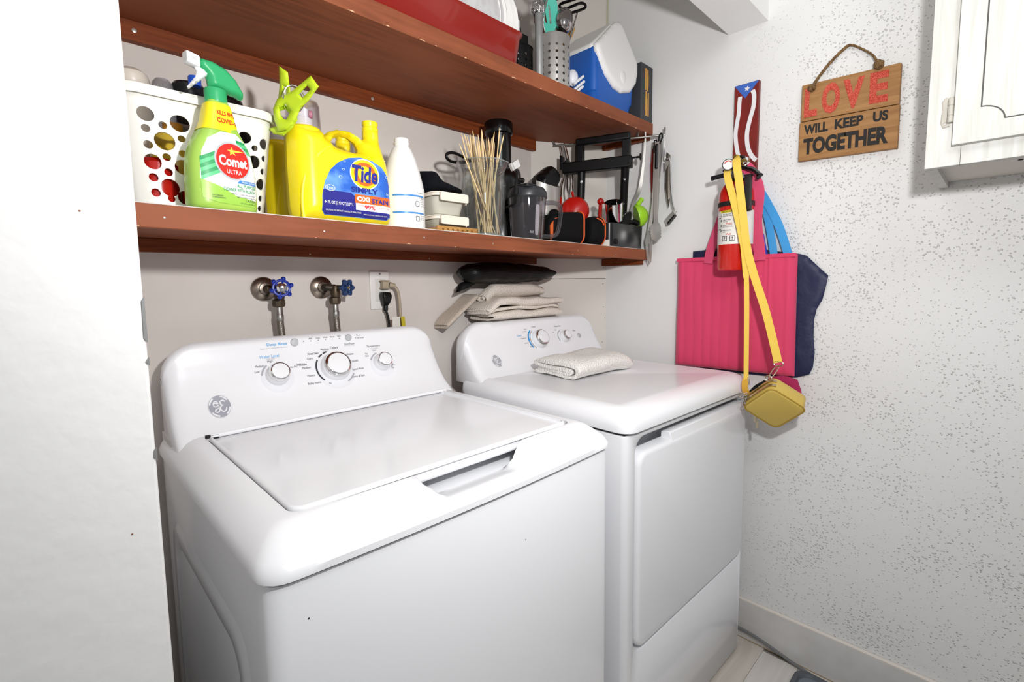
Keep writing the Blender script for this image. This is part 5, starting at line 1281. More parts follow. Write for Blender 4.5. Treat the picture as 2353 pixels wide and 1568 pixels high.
def wrapf(u, v):
    a = 2 * PI * u; x = .575 + .46 * v
    r = .116 * (math.sin(PI * min(max(v, .03), .97)) ** .22) * (1 + .05 * noise.noise(Vector((a * 2, v * 14, 3))))
    if v > .9: r *= 1 - (v - .9) * 7
    return (x, 1.088 + r * math.cos(a) * .95, UZ + .152 + r * math.sin(a) + .05 * max(0, v - .75))
obj('clear_bag', MB().grid(wrapf, 48, 40, True), PLASTIC, pp, angle=80)
FOIL = mat('crumpled_foil', 'D6D6D8', .18, 1., bump=(90, 1., .01))
tf = thing('duct_tube', 'slim grey ribbed metal tube with crumpled foil top at shelf front', 'tube', (1.090, .985, UZ))
obj('tube_wall', MB().lathe([(.0115 + (.0004 if i % 6 == 0 else 0), .0065 * i) for i in range(29)], (1.090, .985, UZ), 20), mat('galvanised_tube', 'A2A4A4', .42, .6), tf)
fo_ = MB().ball((1.100, .995, UZ + .208), (.020, .020, .030), 24, 16); wob(fo_, .007, 90, 4)
obj('foil_cap', fo_, FOIL, tf, angle=80)
def holder(name, label, c, r, h, m, rows, na, off_a):
    t = thing(name, label, 'utensil holder', c)
    holes = []
    L_ = 2 * PI * r
    for k in range(na):
        for j in range(rows):
            holes.append(circ(L_ * (k + .5) / na, h * .17 + j * h * .125, r * .085, 10))
    outl = [(s, 0) for s in np.linspace(0, L_ - 1e-4, 64)] + [(s, h) for s in np.linspace(L_ - 1e-4, 0, 64)]
    gr_ = [(s, z) for s in np.linspace(.002, L_ - .002, 64) for z in (h * .05, h * .95)]
    obj('perforated_wall', MB().plate(outl, holes, lambda s, v, w: (c[0] + (r - w) * math.cos(s / r + off_a), c[1] + (r - w) * math.sin(s / r + off_a), c[2] + v), .0012, gr_), m, t, angle=50)
    obj('holder_bottom', MB().lathe([(r - .0015, .001), (r - .0015, .003)], c, 48), m, t)
    obj('rim', MB().tube([(c[0] + r * math.cos(a), c[1] + r * math.sin(a), c[2] + h) for a in [2 * PI * i / 48 for i in range(48)]], .0014, 6, True), m, t)
    return t
hc = (1.212, 1.035, UZ)
holder('utensil_holder', 'perforated brushed steel utensil holder on the upper shelf', hc, .052, .168, BR, 6, 14, -.20)
hb = (1.128, 1.105, UZ)
holder('utensil_holder', 'black perforated utensil holder half hidden behind the grey tube', hb, .044, .135, BLACK, 6, 12, 0)
def utensil(name, label, cat, pts, head, hm, sm, rad=.004):
    t = thing(name, label, cat, pts[0])
    obj('handle', MB().tube(smooth_path(pts, 5), rad, 8), sm, t)
    obj('head', head, hm, t, angle=60)
    return t
TEAL = mat('teal_silicone', '48BFA8', .45); BROWN = mat('brown_silicone', '9A5440', .5); WOODY = mat('golden_wood', 'C99B3F', .5, wood=('B5852E', 10, (1, 8, 8)))
def facing(c, right=Vector((.70, -.71, 0)), up=Vector((0, 0, 1))):
    c = Vector(c); nn = right.cross(up).normalized()
    return lambda u, v, w: c + right * u + up * v + nn * w
f1 = facing((1.186, 1.028, UZ + .172), up=Vector((-.14, .0, .98)))
utensil('slotted_turner', 'teal silicone slotted turner standing in the steel holder', 'turner', [(1.222, 1.035, UZ + .006), (1.205, 1.03, UZ + .10), (1.192, 1.026, UZ + .182)], MB().plate([(-.010, 0), (.012, 0), (.026, .030), (.032, .075), (.030, .092), (.008, .100), (-.020, .094), (-.026, .086), (-.022, .040)], [[(-.010, .035), (-.005, .032), (-.008, .078), (-.0125, .080)], [(.004, .030), (.009, .030), (.008, .078), (.003, .080)]], lambda u, v, w: f1(u, v, w + .010 * (v / .1) ** 2), .003), TEAL, BLACK)
f2 = facing((1.178, 1.045, UZ + .172), up=Vector((-.05, .05, 1)))
utensil('spoon', 'brown silicone spoon behind the teal turner', 'spoon', [(1.20, 1.04, UZ + .006), (1.185, 1.043, UZ + .10), (1.180, 1.046, UZ + .182)], MB().puff([(-.016, 0), (.010, 0), (.020, .03), (.022, .07), (.010, .096), (-.012, .098), (-.024, .08), (-.026, .04)], [], .006, .004, .006, f2), BROWN, BLACK)
lt = thing('soup_ladle', 'polished steel ladle turned bowl-out in the steel holder', 'ladle', (1.235, 1.035, UZ + .006))
obj('bowl', MB().lathe([(.030, 0), (.0305, .001), (.029, .012), (.022, .024), (.012, .030), (.0005, .032)], (1.222, 1.002, UZ + .214), 36, (-.62, -.70, -.15), sx=1.0, sy=1.25), mat('mirror_steel', 'B4B0B0', .12, 1.), lt, angle=60)
obj('handle', MB().tube(smooth_path([(1.222, 1.045, UZ + .006), (1.228, 1.035, UZ + .10), (1.220, 1.012, UZ + .170), (1.222, 1.006, UZ + .186)], 5), .0045, 8), STEEL, lt)
f3 = facing((1.296, 1.060, UZ + .190), up=Vector((.18, -.1, .97)))
utensil('wooden_spoon', 'golden wooden spoon leaning right in the steel holder', 'spoon', [(1.215, 1.05, UZ + .006), (1.235, 1.05, UZ + .08), (1.250, 1.050, UZ + .150), (1.260, 1.052, UZ + .172), (1.294, 1.060, UZ + .200)], MB().puff([(-.010, -.005), (.008, -.005), (.022, .025), (.026, .050), (.018, .072), (.0, .078), (-.016, .068), (-.018, .040)], [], .008, .006, .006, f3), WOODY, WOODY)
ms = thing('potato_masher', 'wire potato masher with wavy black head above the steel holder', 'masher', (1.22, 1.04, UZ + .006))
obj('leg', MB().tube(smooth_path([(1.225, 1.045, UZ + .006), (1.255, 1.03, UZ + .12), (1.256, 1.02, UZ + .155), (1.266, 1.012, UZ + .18), (1.290, 1.0, UZ + .266)], 6), .0030, 8), CHROME, ms)
obj('leg', MB().tube(smooth_path([(1.195, 1.045, UZ + .006), (1.172, 1.032, UZ + .12), (1.164, 1.028, UZ + .168), (1.140, 1.012, UZ + .20), (1.145, .985, UZ + .290)], 6), .0030, 8), CHROME, ms)
wv = []
for i in range(7):
    s_ = 1 if i % 2 else -1
    c = Vector((1.150, .985, UZ + .300)).lerp(Vector((1.285, 1.0, UZ + .268)), i / 6)
    for q in (-1, 1): wv.append(c + Vector((.012, -.024, .004)) * s_ * q * 1.0)
obj('wavy_head', MB().tube(smooth_path(wv, 5), .0042, 8), mat('black_chrome', '2A2628', .18, .8), ms)
sl = thing('spatula', 'black and white striped handles in the black utensil holder', 'utensil', (1.13, 1.10, UZ + .006))
for i, (x, m_) in enumerate(((1.108, WHITE_PLAST), (1.122, BLACK), (1.136, mat('pinkish_handle', 'D9B9A8', .4)))):
    obj('handle', MB().box(x, x + .010, 1.09 + .008 * i, 1.094 + .008 * i, UZ + .01, UZ + .215 - .015 * i), m_, sl, bevel=.001)
obj('blade', MB().box(1.104, 1.140, 1.075, 1.079, UZ + .13, UZ + .17), BLACK, sl, bevel=.001)
wt = thing('measuring_spoons', 'cluster of white plastic spoons beside the blue cooler', 'measuring spoons', (1.30, 1.02, UZ))
WP = mat('white_spoon_plastic', 'E4E6EC', .35)
obj('spoon_bowl', MB().lathe([(.020, 0), (.021, .002), (.017, .014), (.008, .021), (.0005, .022)], (1.299, 1.030, UZ + .075), 24, (-.5, -.85, .1), sy=1.3), WP, wt)
for k, (dz, dxx) in enumerate(((.045, 0), (.030, .004), (.012, -.003))):
    obj('spoon_handle', MB().tube([(1.284 + dxx, 1.01, UZ + dz + .002), (1.322 + dxx, 1.00, UZ + dz + .034)], [.004, .0045], 8), WP, wt)
obj('spoon_base', rbox(1.288, 1.326, .995, 1.05, UZ, UZ + .022, .01, .008), WP, wt)
# ------------------------------------------------------------------ cooler
CBL = mat('cooler_blue', '1E5CB4', .38, bump=(300, .15, .001)); CWH = mat('cooler_white', 'F0F0EE', .4, bump=(300, .12, .001))
ck = thing('cool_box', 'small blue cool box with white tent-shaped lid', 'cooler', (1.475, 1.06, UZ))
c0, c1, cf, cbk = 1.347, 1.600, .972, 1.150
obj('cooler_body', MB().loft([[(p[0], p[1], UZ + z) for p in rr(c0 + i, c1 - i, cf + i * .8, cbk - i, .022, 6)] for z, i in ((0, .024), (.006, .018), (.040, .012), (.044, .008), (.175, 0), (.178, .002))]), CBL, ck, angle=40)
lidp = [(c0 - .001, .170), (c0 - .002, .186), (1.462, .290), (1.482, .297), (1.502, .290), (c1 + .002, .196), (c1 + .001, .170)]
obj('lid_roof', MB().prism([(x, cf + .012, UZ + z) for x, z in lidp], (0, cbk - cf - .014, 0)), CWH, ck, smooth=False, bevel=.008, seg=3)
flap = [(c0 + .002, .182), (1.462, .288), (1.482, .295), (1.502, .288), (c1 - .002, .192), (c1 - .002, .150), (c1 - .012, .115), (c1 - .045, .080), (1.500, .064), (1.455, .070), (1.405, .098), (1.370, .135), (c0 + .004, .165)]
obj('lid_flap', MB().puff(flap, [], .028, .014, .010, lambda u, v, w: (u, cf + .004 + w, UZ + v), .5, .004), CWH, ck, angle=60)
obj('lid_button', MB().lathe([(.017, 0), (.017, .002), (.0145, .0035), (.0005, .003)], (1.498, cf - .0085, UZ + .115), 28, (0, -1, 0), sy=1.25), CWH, ck)
# ------------------------------------------------------------------ charcoal box with orange bars
bx_ = thing('gadget_box', 'upright charcoal box printed with orange bars, against the right wall', 'box', (1.65, 1.02, UZ))
CHB = mat('charcoal_card', '3A3C40', .55)
obj('box_body', MB().box(1.608, 1.690, .958, 1.085, UZ, UZ + .198), CHB, bx_, bevel=.001)
for u, v0, v1 in ((1.636, .108, .184), (1.650, .106, .182), (1.640, .018, .104), (1.655, .018, .102)):
    obj('orange_bar', MB().box(u, u + .008, .9570, .9582, UZ + v0, UZ + v1), mat('orange_print', 'D9A04A', .5), bx_, smooth=False)
letters([('SELECT', 1.6475, .145, .05, .0032, 0, 0, PI / 2), ('SERIES', 1.661, .145, .04, .0032, 0, 0, PI / 2), ('SELECT', 1.637, .06, .05, .0032, 0, 0, PI / 2), ('SERIES', 1.652, .06, .04, .0032, 0, 0, PI / 2)], lambda u, v: (u, .9569, UZ + v), mat('orange_print', 'D9A04A', .5), bx_, True)
# ================================================================== right wall
def wallp(x): return lambda u, v, w=0: (x + w, u, v)     # u = world y, v = height
# ------------------------------------------------------------------ flag plaque
fp = thing('wall_plaque', 'narrow wooden plaque painted as a flag with star and wavy stripes', 'plaque', (W, .61, 1.60))
MAR = mat('maroon_paint', '6E1712', .5, var=('7C1E16', 20, (1, 1, .3)))
fa, fb_, f0, f1_ = .652, .577, 1.60, 1.889
obj('plaque_board', MB().box(W - .016, W - .001, fb_, fa, f0, f1_), MAR, fp, smooth=False, bevel=.001)
wx = W - .0165
obj('blue_triangle', MB().prism([(wx, fa, f1_ - .001), (wx, fb_, f1_ - .001), (wx, (fa + fb_) / 2 + .004, f1_ - .046)], (.001, 0, 0)), mat('flag_blue_paint', '3A63B8', .5), fp, smooth=False)
stp = [(wx - .0004, .613 - r * math.sin(a), f1_ - .018 + r * math.cos(a)) for r, a in [((.0095 if i % 2 == 0 else .0040), i * PI / 5 + .2) for i in range(10)]]
obj('white_star', MB().prism(stp, (.0006, 0, 0)), mat('flag_white_paint', 'E2E0E2', .5), fp, smooth=False)
FW = mat('flag_white_paint', 'E2E0E2', .5)
obj('white_stripe', MB().ribbon(smooth_path([(wx, .634, 1.852), (wx, .636, 1.83), (wx, .637, 1.80), (wx, .643, 1.76), (wx, .645, 1.73), (wx, .640, 1.69), (wx, .630, 1.65), (wx, .622, 1.625), (wx, .60, 1.605)], 6), .0125, .001, (-1, 0, 0)), FW, fp)
obj('white_stripe', MB().ribbon(smooth_path([(wx, .596, 1.862), (wx, .591, 1.845), (wx, .592, 1.81), (wx, .602, 1.77), (wx, .609, 1.73), (wx, .606, 1.69), (wx, .597, 1.665), (wx, .586, 1.648), (wx, .5785, 1.640)], 6), .0130, .001, (-1, 0, 0)), FW, fp)
# ------------------------------------------------------------------ wooden word sign
sg = thing('word_sign', 'hanging wooden plank sign with red LOVE lettering and rope loop', 'sign', (W, .336, 1.607))
SGW = mat('sign_wood', 'A97C4C', .65, wood=('906638', 6, (10, 1, 14)), bump=(60, .2, .002, (6, 1, 14)), spots=('6E4526', 18, .24))
sx = W - .020
def tilt(p): return Vector((p.x, p.y, p.z + (p.y - .336) * .035))
for z0, z1, y0, y1 in ((1.7235, 1.829, .2205, .4535), (1.6085, 1.7215, .2190, .4560)):
    obj('plank', MB().box(sx, W - .002, y0, y1, z0, z1).map(tilt), SGW, sg, smooth=False, bevel=.0015)
def sgf(u, v, e=.0004):      # u to the right as read, from the left edge
    return tilt(Vector((sx - e, .455 - u, v)))
GLIT = mat('red_glitter', 'B32A18', .45, 0., var=('E8705A', 520, (1, 1, 1)), bump=(500, .9, .003))
letters([('L', .026, 1.7745, .034, .082, .05), ('O', .077, 1.7755, .045, .086, .05), ('V', .131, 1.7755, .050, .082, .055), ('E', .189, 1.7770, .042, .082, .045)], lambda u, v: sgf(u, v, .0012), GLIT, sg, True)
SBK = mat('sign_black_paint', '1E1B19', .7)
letters([('WILL', .042, 1.6975, .062, .028, .045), ('KEEP', .1235, 1.6985, .068, .028, .045), ('US', .196, 1.7000, .034, .028, .045), ('TOGETHER', .113, 1.6485, .204, .048, .05)], lambda u, v: sgf(u, v, .0007), SBK, sg, True)
ROPE = mat('jute_rope', '8A6B44', .9, var=('5E472C', 160, (1, 1, 1)), bump=(260, 1., .004))
rp = smooth_path([(sx - .006, .424, 1.822), (sx - .002, .412, 1.842), (W - .008, .388, 1.880), (W - .007, .352, 1.910), (W - .007, .336, 1.912), (W - .008, .310, 1.892), (sx - .002, .283, 1.862), (sx - .006, .272, 1.838)], 8)
N_ = len(rp)
for ph in (0, 2.09, 4.19):
    pts = [p + Vector((.0022 * math.cos(ph + i * .9), .0022 * math.sin(ph + i * .9) * .7, .0022 * math.sin(ph + i * .9) * .7)) for i, p in enumerate(rp)]
    obj('rope_strand', MB().tube(pts, .0026, 6), ROPE, sg)
for yy, zz, r_ in ((.426, 1.817, .011), (.268, 1.832, .013)):
    kb = MB()
    for k in range(3):
        ax_ = Vector((.3, math.cos(k * 2.1), math.sin(k * 2.1))); M_ = axm(ax_)
        kb.tube([Vector((sx - .008, yy, zz)) + M_ @ Vector((r_ * .62 * math.cos(a), r_ * .62 * math.sin(a), 0)) for a in [2 * PI * i / 20 for i in range(20)]], r_ * .42, 8, True)
    obj('rope_knot', kb, ROPE, sg)
# ------------------------------------------------------------------ wall cabinet
CAB = mat('whitewashed_laminate', 'D0D0CC', .55, wood=('BDBDB5', 5, (14, 14, 1)))
GROOVE = mat('dark_groove', '4A4844', .6)
kx = 1.372
cb_ = thing('wall_cabinet', 'whitewashed wall cabinet with grooved door at the upper right', 'cabinet', (kx, -.1, 1.486))
obj('side_panel', MB().box(kx + .02, W - .001, .112, .130, 1.486, 2.45), CAB, cb_, smooth=False)
obj('bottom_panel', MB().box(kx + .02, W - .001, -.60, .112, 1.500, 1.512), mat('cabinet_underside', 'CFCBC2', .6, spots=('7A6A50', 40, .22)), cb_, smooth=False)
obj('face_stile', MB().box(kx, kx + .02, .076, .1315, 1.486, 2.45), CAB, cb_, smooth=False, bevel=.0008)
obj('face_rail', MB().box(kx, kx + .02, -.60, .0755, 1.486, 1.54), CAB, cb_, smooth=False, bevel=.0008)
obj('cabinet_box', MB().box(kx + .02, W - .001, -.60, .111, 1.513, 2.45), CAB, cb_, smooth=False)
dkx = kx - .018
dor = obj('cabinet_door', MB().box(dkx, kx - .001, -.42, .089, 1.524, 2.40), CAB, cb_, smooth=False, bevel=.001)
gpts = [(dkx, .049, 2.36), (dkx, .049, 1.590)] + [(dkx, .049 - .036 * (1 - math.cos(a)) - .0, 1.590 - .033 * (1 - math.sin(a + PI / 2)) ) for a in []]
arc = [(dkx, .049 - .034 * math.sin(a), 1.590 - .030 * (1 - math.cos(a))) for a in [PI / 2 * i / 8 for i in range(9)]]
obj('groove', MB().ribbon([(dkx, .049, 2.36), (dkx, .049, 1.589)], .0024, .0008, (-1, 0, 0)), GROOVE, dor)
obj('groove', MB().ribbon(arc, .0024, .0008, (-1, 0, 0)), GROOVE, dor)
obj('groove', MB().ribbon([(dkx, .015, 1.5602), (dkx, -.36, 1.5602)], .0024, .0008, (-1, 0, 0)), GROOVE, dor)
hg = obj('hinge', MB().lathe([(.0045, 0), (.005, .002), (.005, .012), (.0042, .0125), (.0042, .014), (.005, .0145), (.005, .032), (.0042, .0325), (.0042, .034), (.005, .0345), (.005, .046), (.003, .05)], (kx - .010, .0945, 1.572), 14), mat('painted_hinge', 'B4B0A6', .5, spots=('8A7048', 70, .3)), cb_)
obj('hinge_leaf', MB().puff([(.096, 1.566), (.106, 1.564), (.110, 1.575), (.109, 1.60), (.110, 1.618), (.104, 1.626), (.096, 1.622)], [circ(.1035, 1.5725, .0022, 10)], .003, .002, .003, wallp(kx - .0015)), mat('painted_hinge', 'D9D7D2', .4), cb_, angle=60)
obj('screw_hole', MB().lathe([(.004, 0), (.004, .001), (.002, .0012)], (kx + .12, -.012, 1.4995), 12, (0, 0, -1)), BLACK_MATTE, cb_)
# ------------------------------------------------------------------ fire extinguisher
ec = Vector((1.592, .6045, 1.286))
fe_ = thing('fire_extinguisher', 'red fire extinguisher with instruction label hanging on the right wall', 'extinguisher', ec)
ERED = mat('extinguisher_red', 'C41D12', .22, coat=.5)
R_ = .0515
obj('cylinder', MB().lathe([(R_ * .80, 0), (R_ * .95, .003), (R_, .010), (R_, .225), (R_ * .97, .245), (R_ * .85, .262), (R_ * .62, .276), (R_ * .40, .284), (R_ * .38, .292)], ec, 48), ERED, fe_)
camdir = math.atan2(-.6045, -1.592)
def ecy(a, v, e=.0006):      # a = arc to the right as seen from the room
    th = camdir + a / R_
    return (ec.x + (R_ + e) * math.cos(th), ec.y + (R_ + e) * math.sin(th), ec.z + v)
decal(fe_, [(-.082, .082), (.082, .082), (.082, .186), (-.082, .186)], mat('label_offwhite', 'E4E2DC', .4), .0004, ecy, .008, world=True)
decal(fe_, [(-.050, .179), (.03, .179), (.03, .1865), (-.050, .1865)], mat('label_warning_yellow', 'D8C81E', .4), .0008, ecy, .008, world=True)
elet = lambda it, m: letters(it, lambda u, v: ecy(u, v, .0012), m, fe_, True)
elet([('INSTRUCTIONS', -.018, .1828, .050, .0050, .01)], INK_DARK)
elet([('PULL PIN AND', -.026, .174, .026, .0032, .01), ('HOLD UNIT UPRIGHT', -.022, .169, .034, .0032, .01), ('AIM AT BASE', -.026, .157, .026, .0032, .01), ('OF FIRE', -.030, .152, .016, .0030), ('SQUEEZE HANDLE', -.024, .141, .030, .0032, .01), ('HOLD LEVER DOWN', -.024, .136, .032, .0030), ('SWEEP SIDE TO', -.026, .125, .028, .0032, .01), ('SIDE', -.034, .120, .010, .0030)], INK_DARK)
for k, v in enumerate((.1725, .156, .140, .1245)):
    decal(fe_, rr(-.049, -.0445, v - .0035, v + .0035, .001, 3), INK_DARK, .0009, ecy, .004, world=True, name='label_mark')
    elet([(str(k + 1), -.0468, v, .002, .0042)], white)
for u, v in ((-.032, .100), (-.008, .100)):
    obj('pictogram', MB().skin(rr(u - .008, u + .008, v - .008, v + .008, .001, 3), [rr(u - .0062, u + .0062, v - .0062, v + .0062, .001, 3)], lambda a, b__: ecy(a, b__, .0010)), INK_DARK, fe_, smooth=False)
elet([('?', -.032, .100, .006, .0095, .02), ('!', -.008, .100, .003, .0095, .02)], INK_DARK)
elet([('Push', -.019, .146, .018, .0055, .01, .2), ('Pull', -.019, .113, .014, .0055, .01, .2)], lred)
for v in (.1625, .128):
    decal(fe_, [(-.060, v), (-.047, v + .001), (-.047, v + .003), (-.060, v + .0025)], INK_DARK, .0009, ecy, .004, world=True, name='label_mark')
obj('valve_block', MB().lathe([(.020, .286), (.021, .290), (.021, .300), (.016, .303), (.015, .335), (.011, .338)], ec, 24), mat('valve_grey', '8E8E90', .4, .6), fe_)
EY = Vector((0, 1, 0))
gq = ec + Vector((-.048, .009, .325))
ga = obj('gauge', MB().lathe([(.0165, -.010), (.0175, -.002), (.0175, .003), (.0155, .0045), (.0150, .003), (.0005, .003)], gq, 32, (-1, -.30, -.05)), mat('gauge_rim', '6E6C70', .3, .7), fe_)
gm = axm((-1, -.30, -.05))
obj('gauge_face', MB().skin(circ(0, 0, .0148, 28), [], lambda u, v: gq + gm @ Vector((u, v, .0033))), mat('gauge_dial', 'E6E2E0', .35), ga)
obj('gauge_arc', ringarc(0, 0, .009, .0125, -70, 60, lambda u, v: gq + gm @ Vector((u, v, .0037))), mat('gauge_red', 'C23A36', .4), ga, smooth=False)
obj('discharge_nozzle', MB().tube([ec + Vector((-.012, .018, .305)), ec + Vector((-.014, .040, .302)), ec + Vector((-.016, .074, .298))], [.006, .0068, .0075], 14), BLACK, fe_)
obj('upper_lever', MB().ribbon(smooth_path([ec + Vector((-.014, .035, .312)), ec + Vector((-.014, .022, .330)), ec + Vector((-.014, .0, .346)), ec + Vector((-.014, -.016, .350)), ec + Vector((-.012, -.026, .344))], 6), .016, .005, (0, .5, 1)), BLACK, fe_)
obj('lower_lever', MB().ribbon(smooth_path([ec + Vector((-.012, -.010, .316)), ec + Vector((-.016, -.032, .314)), ec + Vector((-.022, -.052, .306)), ec + Vector((-.024, -.068, .292)), ec + Vector((-.024, -.077, .276))], 6), .020, .007, (0, .5, 1)), BLACK, fe_)
obj('lever_bracket', MB().puff([(.588, 1.600), (.573, 1.602), (.563, 1.616), (.566, 1.631), (.578, 1.636), (.592, 1.628)], [circ(.575, 1.614, .003, 10)], .016, .004, .004, wallp(ec.x - .010)), CHROME, fe_, angle=50)
obj('gauge_stem', MB().tube([ec + Vector((-.012, .008, .318)), ec + Vector((-.044, .009, .324))], .006, 10), mat('valve_grey', '8E8E90', .4, .6), fe_)
obj('safety_pin', MB().tube([ec + Vector((-.030, -.004, .335)), ec + Vector((-.030, -.006, .300))], .0022, 8), CHROME, fe_)
obj('neck_band', MB().lathe([(R_ * .62, .268), (R_ * .64, .270), (R_ * .64, .284), (R_ * .5, .286)], ec, 32), BLACK, fe_)
obj('wall_bracket', MB().box(1.645, W - .001, .590, .620, 1.40, 1.585), mat('bracket_black', '1B1A19', .5), fe_, bevel=.002)
obj('strap_clip', rbox(1.536, 1.560, .542, .565, 1.466, 1.572, .004, .003), mat('bracket_black', '1B1A19', .5), fe_)
obj('bracket_band', MB().lathe([(R_ + .001, .20), (R_ + .002, .20), (R_ + .002, .214), (R_ + .001, .214)], ec, 48), mat('bracket_black', '1B1A19', .5), fe_)
# ------------------------------------------------------------------ bags hung on the extinguisher
def cloth(c, c2=None, **k): return mat('cloth_' + c, c, .85, sheen=.3, bump=(300, .3, .002), **k)
NAVY = mat('navy_nylon', '151B42', .5, sheen=.2, bump=(20, .35, .01))
nb = [(.785, 1.362), (.70, 1.366), (.60, 1.365), (.50, 1.345), (.445, 1.335), (.425, 1.328), (.395, 1.296), (.366, 1.266), (.370, 1.238), (.378, 1.195), (.392, 1.165), (.398, 1.13), (.397, 1.08), (.392, 1.03), (.395, .985), (.404, .962), (.44, .948), (.50, .942), (.76, .938), (.795, 1.0)]
nv = thing('navy_bag', 'dark navy nylon bag hanging behind the pink tote', 'bag', (1.684, .58, .94))
obj('bag_body', MB().puff(nb, [], .010, .02, .016, lambda u, v, w: (1.6855 + w + (.0020 * noise.noise(Vector((u * 22, v * 14, 5))) if w < 0 else 0), u, v)), NAVY, nv, angle=80)
PINK = mat('pink_quilted_fabric', 'D63E66', .8, sheen=.25, bump=(60, .25, .004, (1, 1, .2)))
pk_ = thing('tote_bag', 'bright pink quilted tote bag hanging on the right wall', 'tote bag', (1.655, .64, .945))
def totef(front):
    def fn(u, v):
        y = .832 - .386 * u + (.010 * (1 - v) * (.5 - u)); z = .948 + (1.334 - .948) * v + .006 * u * (1 - v)
        e = min(u, 1 - u, 1.) ; ex = min(1, e / .05); ev = min(1, v / .06) 
        d = .015 * math.sqrt(ex) * (.45 + .55 * math.sqrt(ev)) * (.85 + .15 * math.sin(PI * v))
        ch_ = abs(math.sin(PI * u * 12 + .6 * noise.noise(Vector((u * 3, v * 3, 9))))) ** .5
        d += (.0024 * ch_ - .001) * ex + .007 * noise.noise(Vector((u * 5, v * 2.5, 1)))
        if u > .80: d += .004 * ex
        x = 1.670 - d if front else 1.671 + .005 * math.sqrt(ex)
        return (x, y, z)
    return fn
tb = MB().grid(totef(True), 118, 36)
tb.grid(totef(False), 118, 36, flip=True)
n1 = 118 * 36
ring_ = [i for i in range(118)] + [118 * j + 117 for j in range(1, 36)] + [118 * 35 + i for i in range(116, -1, -1)] + [118 * j for j in range(34, 0, -1)]
tb.f += [(ring_[i], ring_[(i + 1) % len(ring_)], ring_[(i + 1) % len(ring_)] + n1, ring_[i] + n1) for i in range(len(ring_))]
obj('tote_body', tb, PINK, pk_, angle=75)
obj('top_hem', MB().ribbon([(1.6535, .830 - .384 * i / 24, 1.331 + .0 * i) for i in range(25)], .012, .002, (-1, 0, 0)), PINK, pk_)
PSTR = mat('pink_strap_fabric', 'D44A70', .8, sheen=.25)
obj('strap', MB().ribbon(smooth_path([(1.650, .548, 1.318), (1.648, .551, 1.36), (1.630, .556, 1.44), (1.608, .545, 1.53), (1.594, .561, 1.582), (1.590, .580, 1.608)], 7), .034, .003, (-1, -.1, .1)), PSTR, pk_)
obj('strap', MB().ribbon(smooth_path([(1.652, .716, 1.315), (1.653, .708, 1.36), (1.656, .690, 1.42), (1.656, .660, 1.51), (1.645, .632, 1.590), (1.612, .608, 1.606)], 7), .032, .003, (-1, .1, .1)), PSTR, pk_)
SKY = mat('sky_blue_webbing', '3F9BDC', .7, bump=(200, .3, .002))
bb_ = thing('blue_strap', 'sky blue webbing strap of a bag behind the pink tote', 'strap', (1.665, .52, 1.32))
obj('webbing', MB().ribbon(smooth_path([(1.660, .580, 1.575), (1.664, .548, 1.52), (1.668, .508, 1.44), (1.668, .486, 1.38), (1.668, .468, 1.320)], 6), .024, .002, (-1, 0, 0)), SKY, bb_)
obj('webbing', MB().ribbon(smooth_path([(1.668, .570, 1.54), (1.670, .540, 1.47), (1.671, .521, 1.38), (1.671, .512, 1.325)], 6), .022, .002, (-1, 0, 0)), SKY, bb_)
obj('royal_blue_cloth', MB().puff([(.585, 1.33), (.53, 1.325), (.545, 1.40), (.565, 1.45), (.58, 1.42)], [], .010, .01, .01, wallp(1.673)), mat('royal_blue_cloth', '1A2FA8', .7), bb_, angle=70)
MAG = mat('magenta_felt', 'A11A50', .85, sheen=.3)
mgt = MB().puff([(.53, .90), (.52, .86), (.49, .825), (.455, .818), (.428, .835), (.415, .87), (.418, .91), (.43, .945), (.47, .955), (.51, .945)], [], .026, .015, .010, wallp(1.664))
tag(obj('magenta_pouch', mgt, MAG, angle=70), 'rounded magenta cloth pouch peeking out behind the yellow purse', 'pouch')
# ------------------------------------------------------------------ yellow purse on a webbing strap
MUST = mat('mustard_leather', 'CDB058', .5, bump=(400, .25, .001)); WEB = mat('yellow_webbing', 'E9C552', .75, bump=(260, .35, .002)); GOLD = mat('pale_gold_metal', 'C9BBA0', .25, 1.)
yp = thing('crossbody_purse', 'small mustard yellow zip purse on a long yellow strap', 'purse', (1.585, .475, .83))
e1 = Vector((-.28, -.70, .62)).normalized(); e2 = Vector((.5, -.68, -.54)); e2 = (e2 - e1 * e2.dot(e1)).normalized(); e3 = e1.cross(e2)
pc0 = Vector((1.526, .452, .894))
PF = lambda u, v, w: pc0 + e1 * u + e2 * v + e3 * w
def purse_ring(w, i): return [PF(p[0], p[1], w) for p in rr(-.0635 + i, .0635 - i, -.058 + i, .058 - i, .019, 6)]
obj('purse_body', MB().loft([purse_ring(-.028, .008), purse_ring(-.027, .004), purse_ring(-.024, .001), purse_ring(.020, 0), purse_ring(.024, .002), purse_ring(.026, .008)]), MUST, yp, angle=50)
obj('front_piping', MB().tube(purse_ring(-.025, .0005), .0018, 8, True), mat('darker_mustard', 'A8882E', .5), yp)
for w_ in (-.010, .008):
    path = [PF(-.0665, .020, w_), PF(-.0665, -.046, w_), PF(-.045, -.0615, w_), PF(.045, -.0615, w_), PF(.0665, -.046, w_)]
    zp = obj('zipper', MB().ribbon(smooth_path(path, 6), .0075, .0016, [-e1, -e1, -e1] * 0 + [(-e2 - e1 * .0)] * 25), GOLD, yp)
obj('zipper_mouth', MB().puff([(-.036, -.054), (.040, -.054), (.034, -.062), (.0, -.066), (-.028, -.062)], [], .012, .005, .005, lambda u, v, w: PF(u, v - .004, .017 + w)), BLACK_MATTE, yp, angle=60)
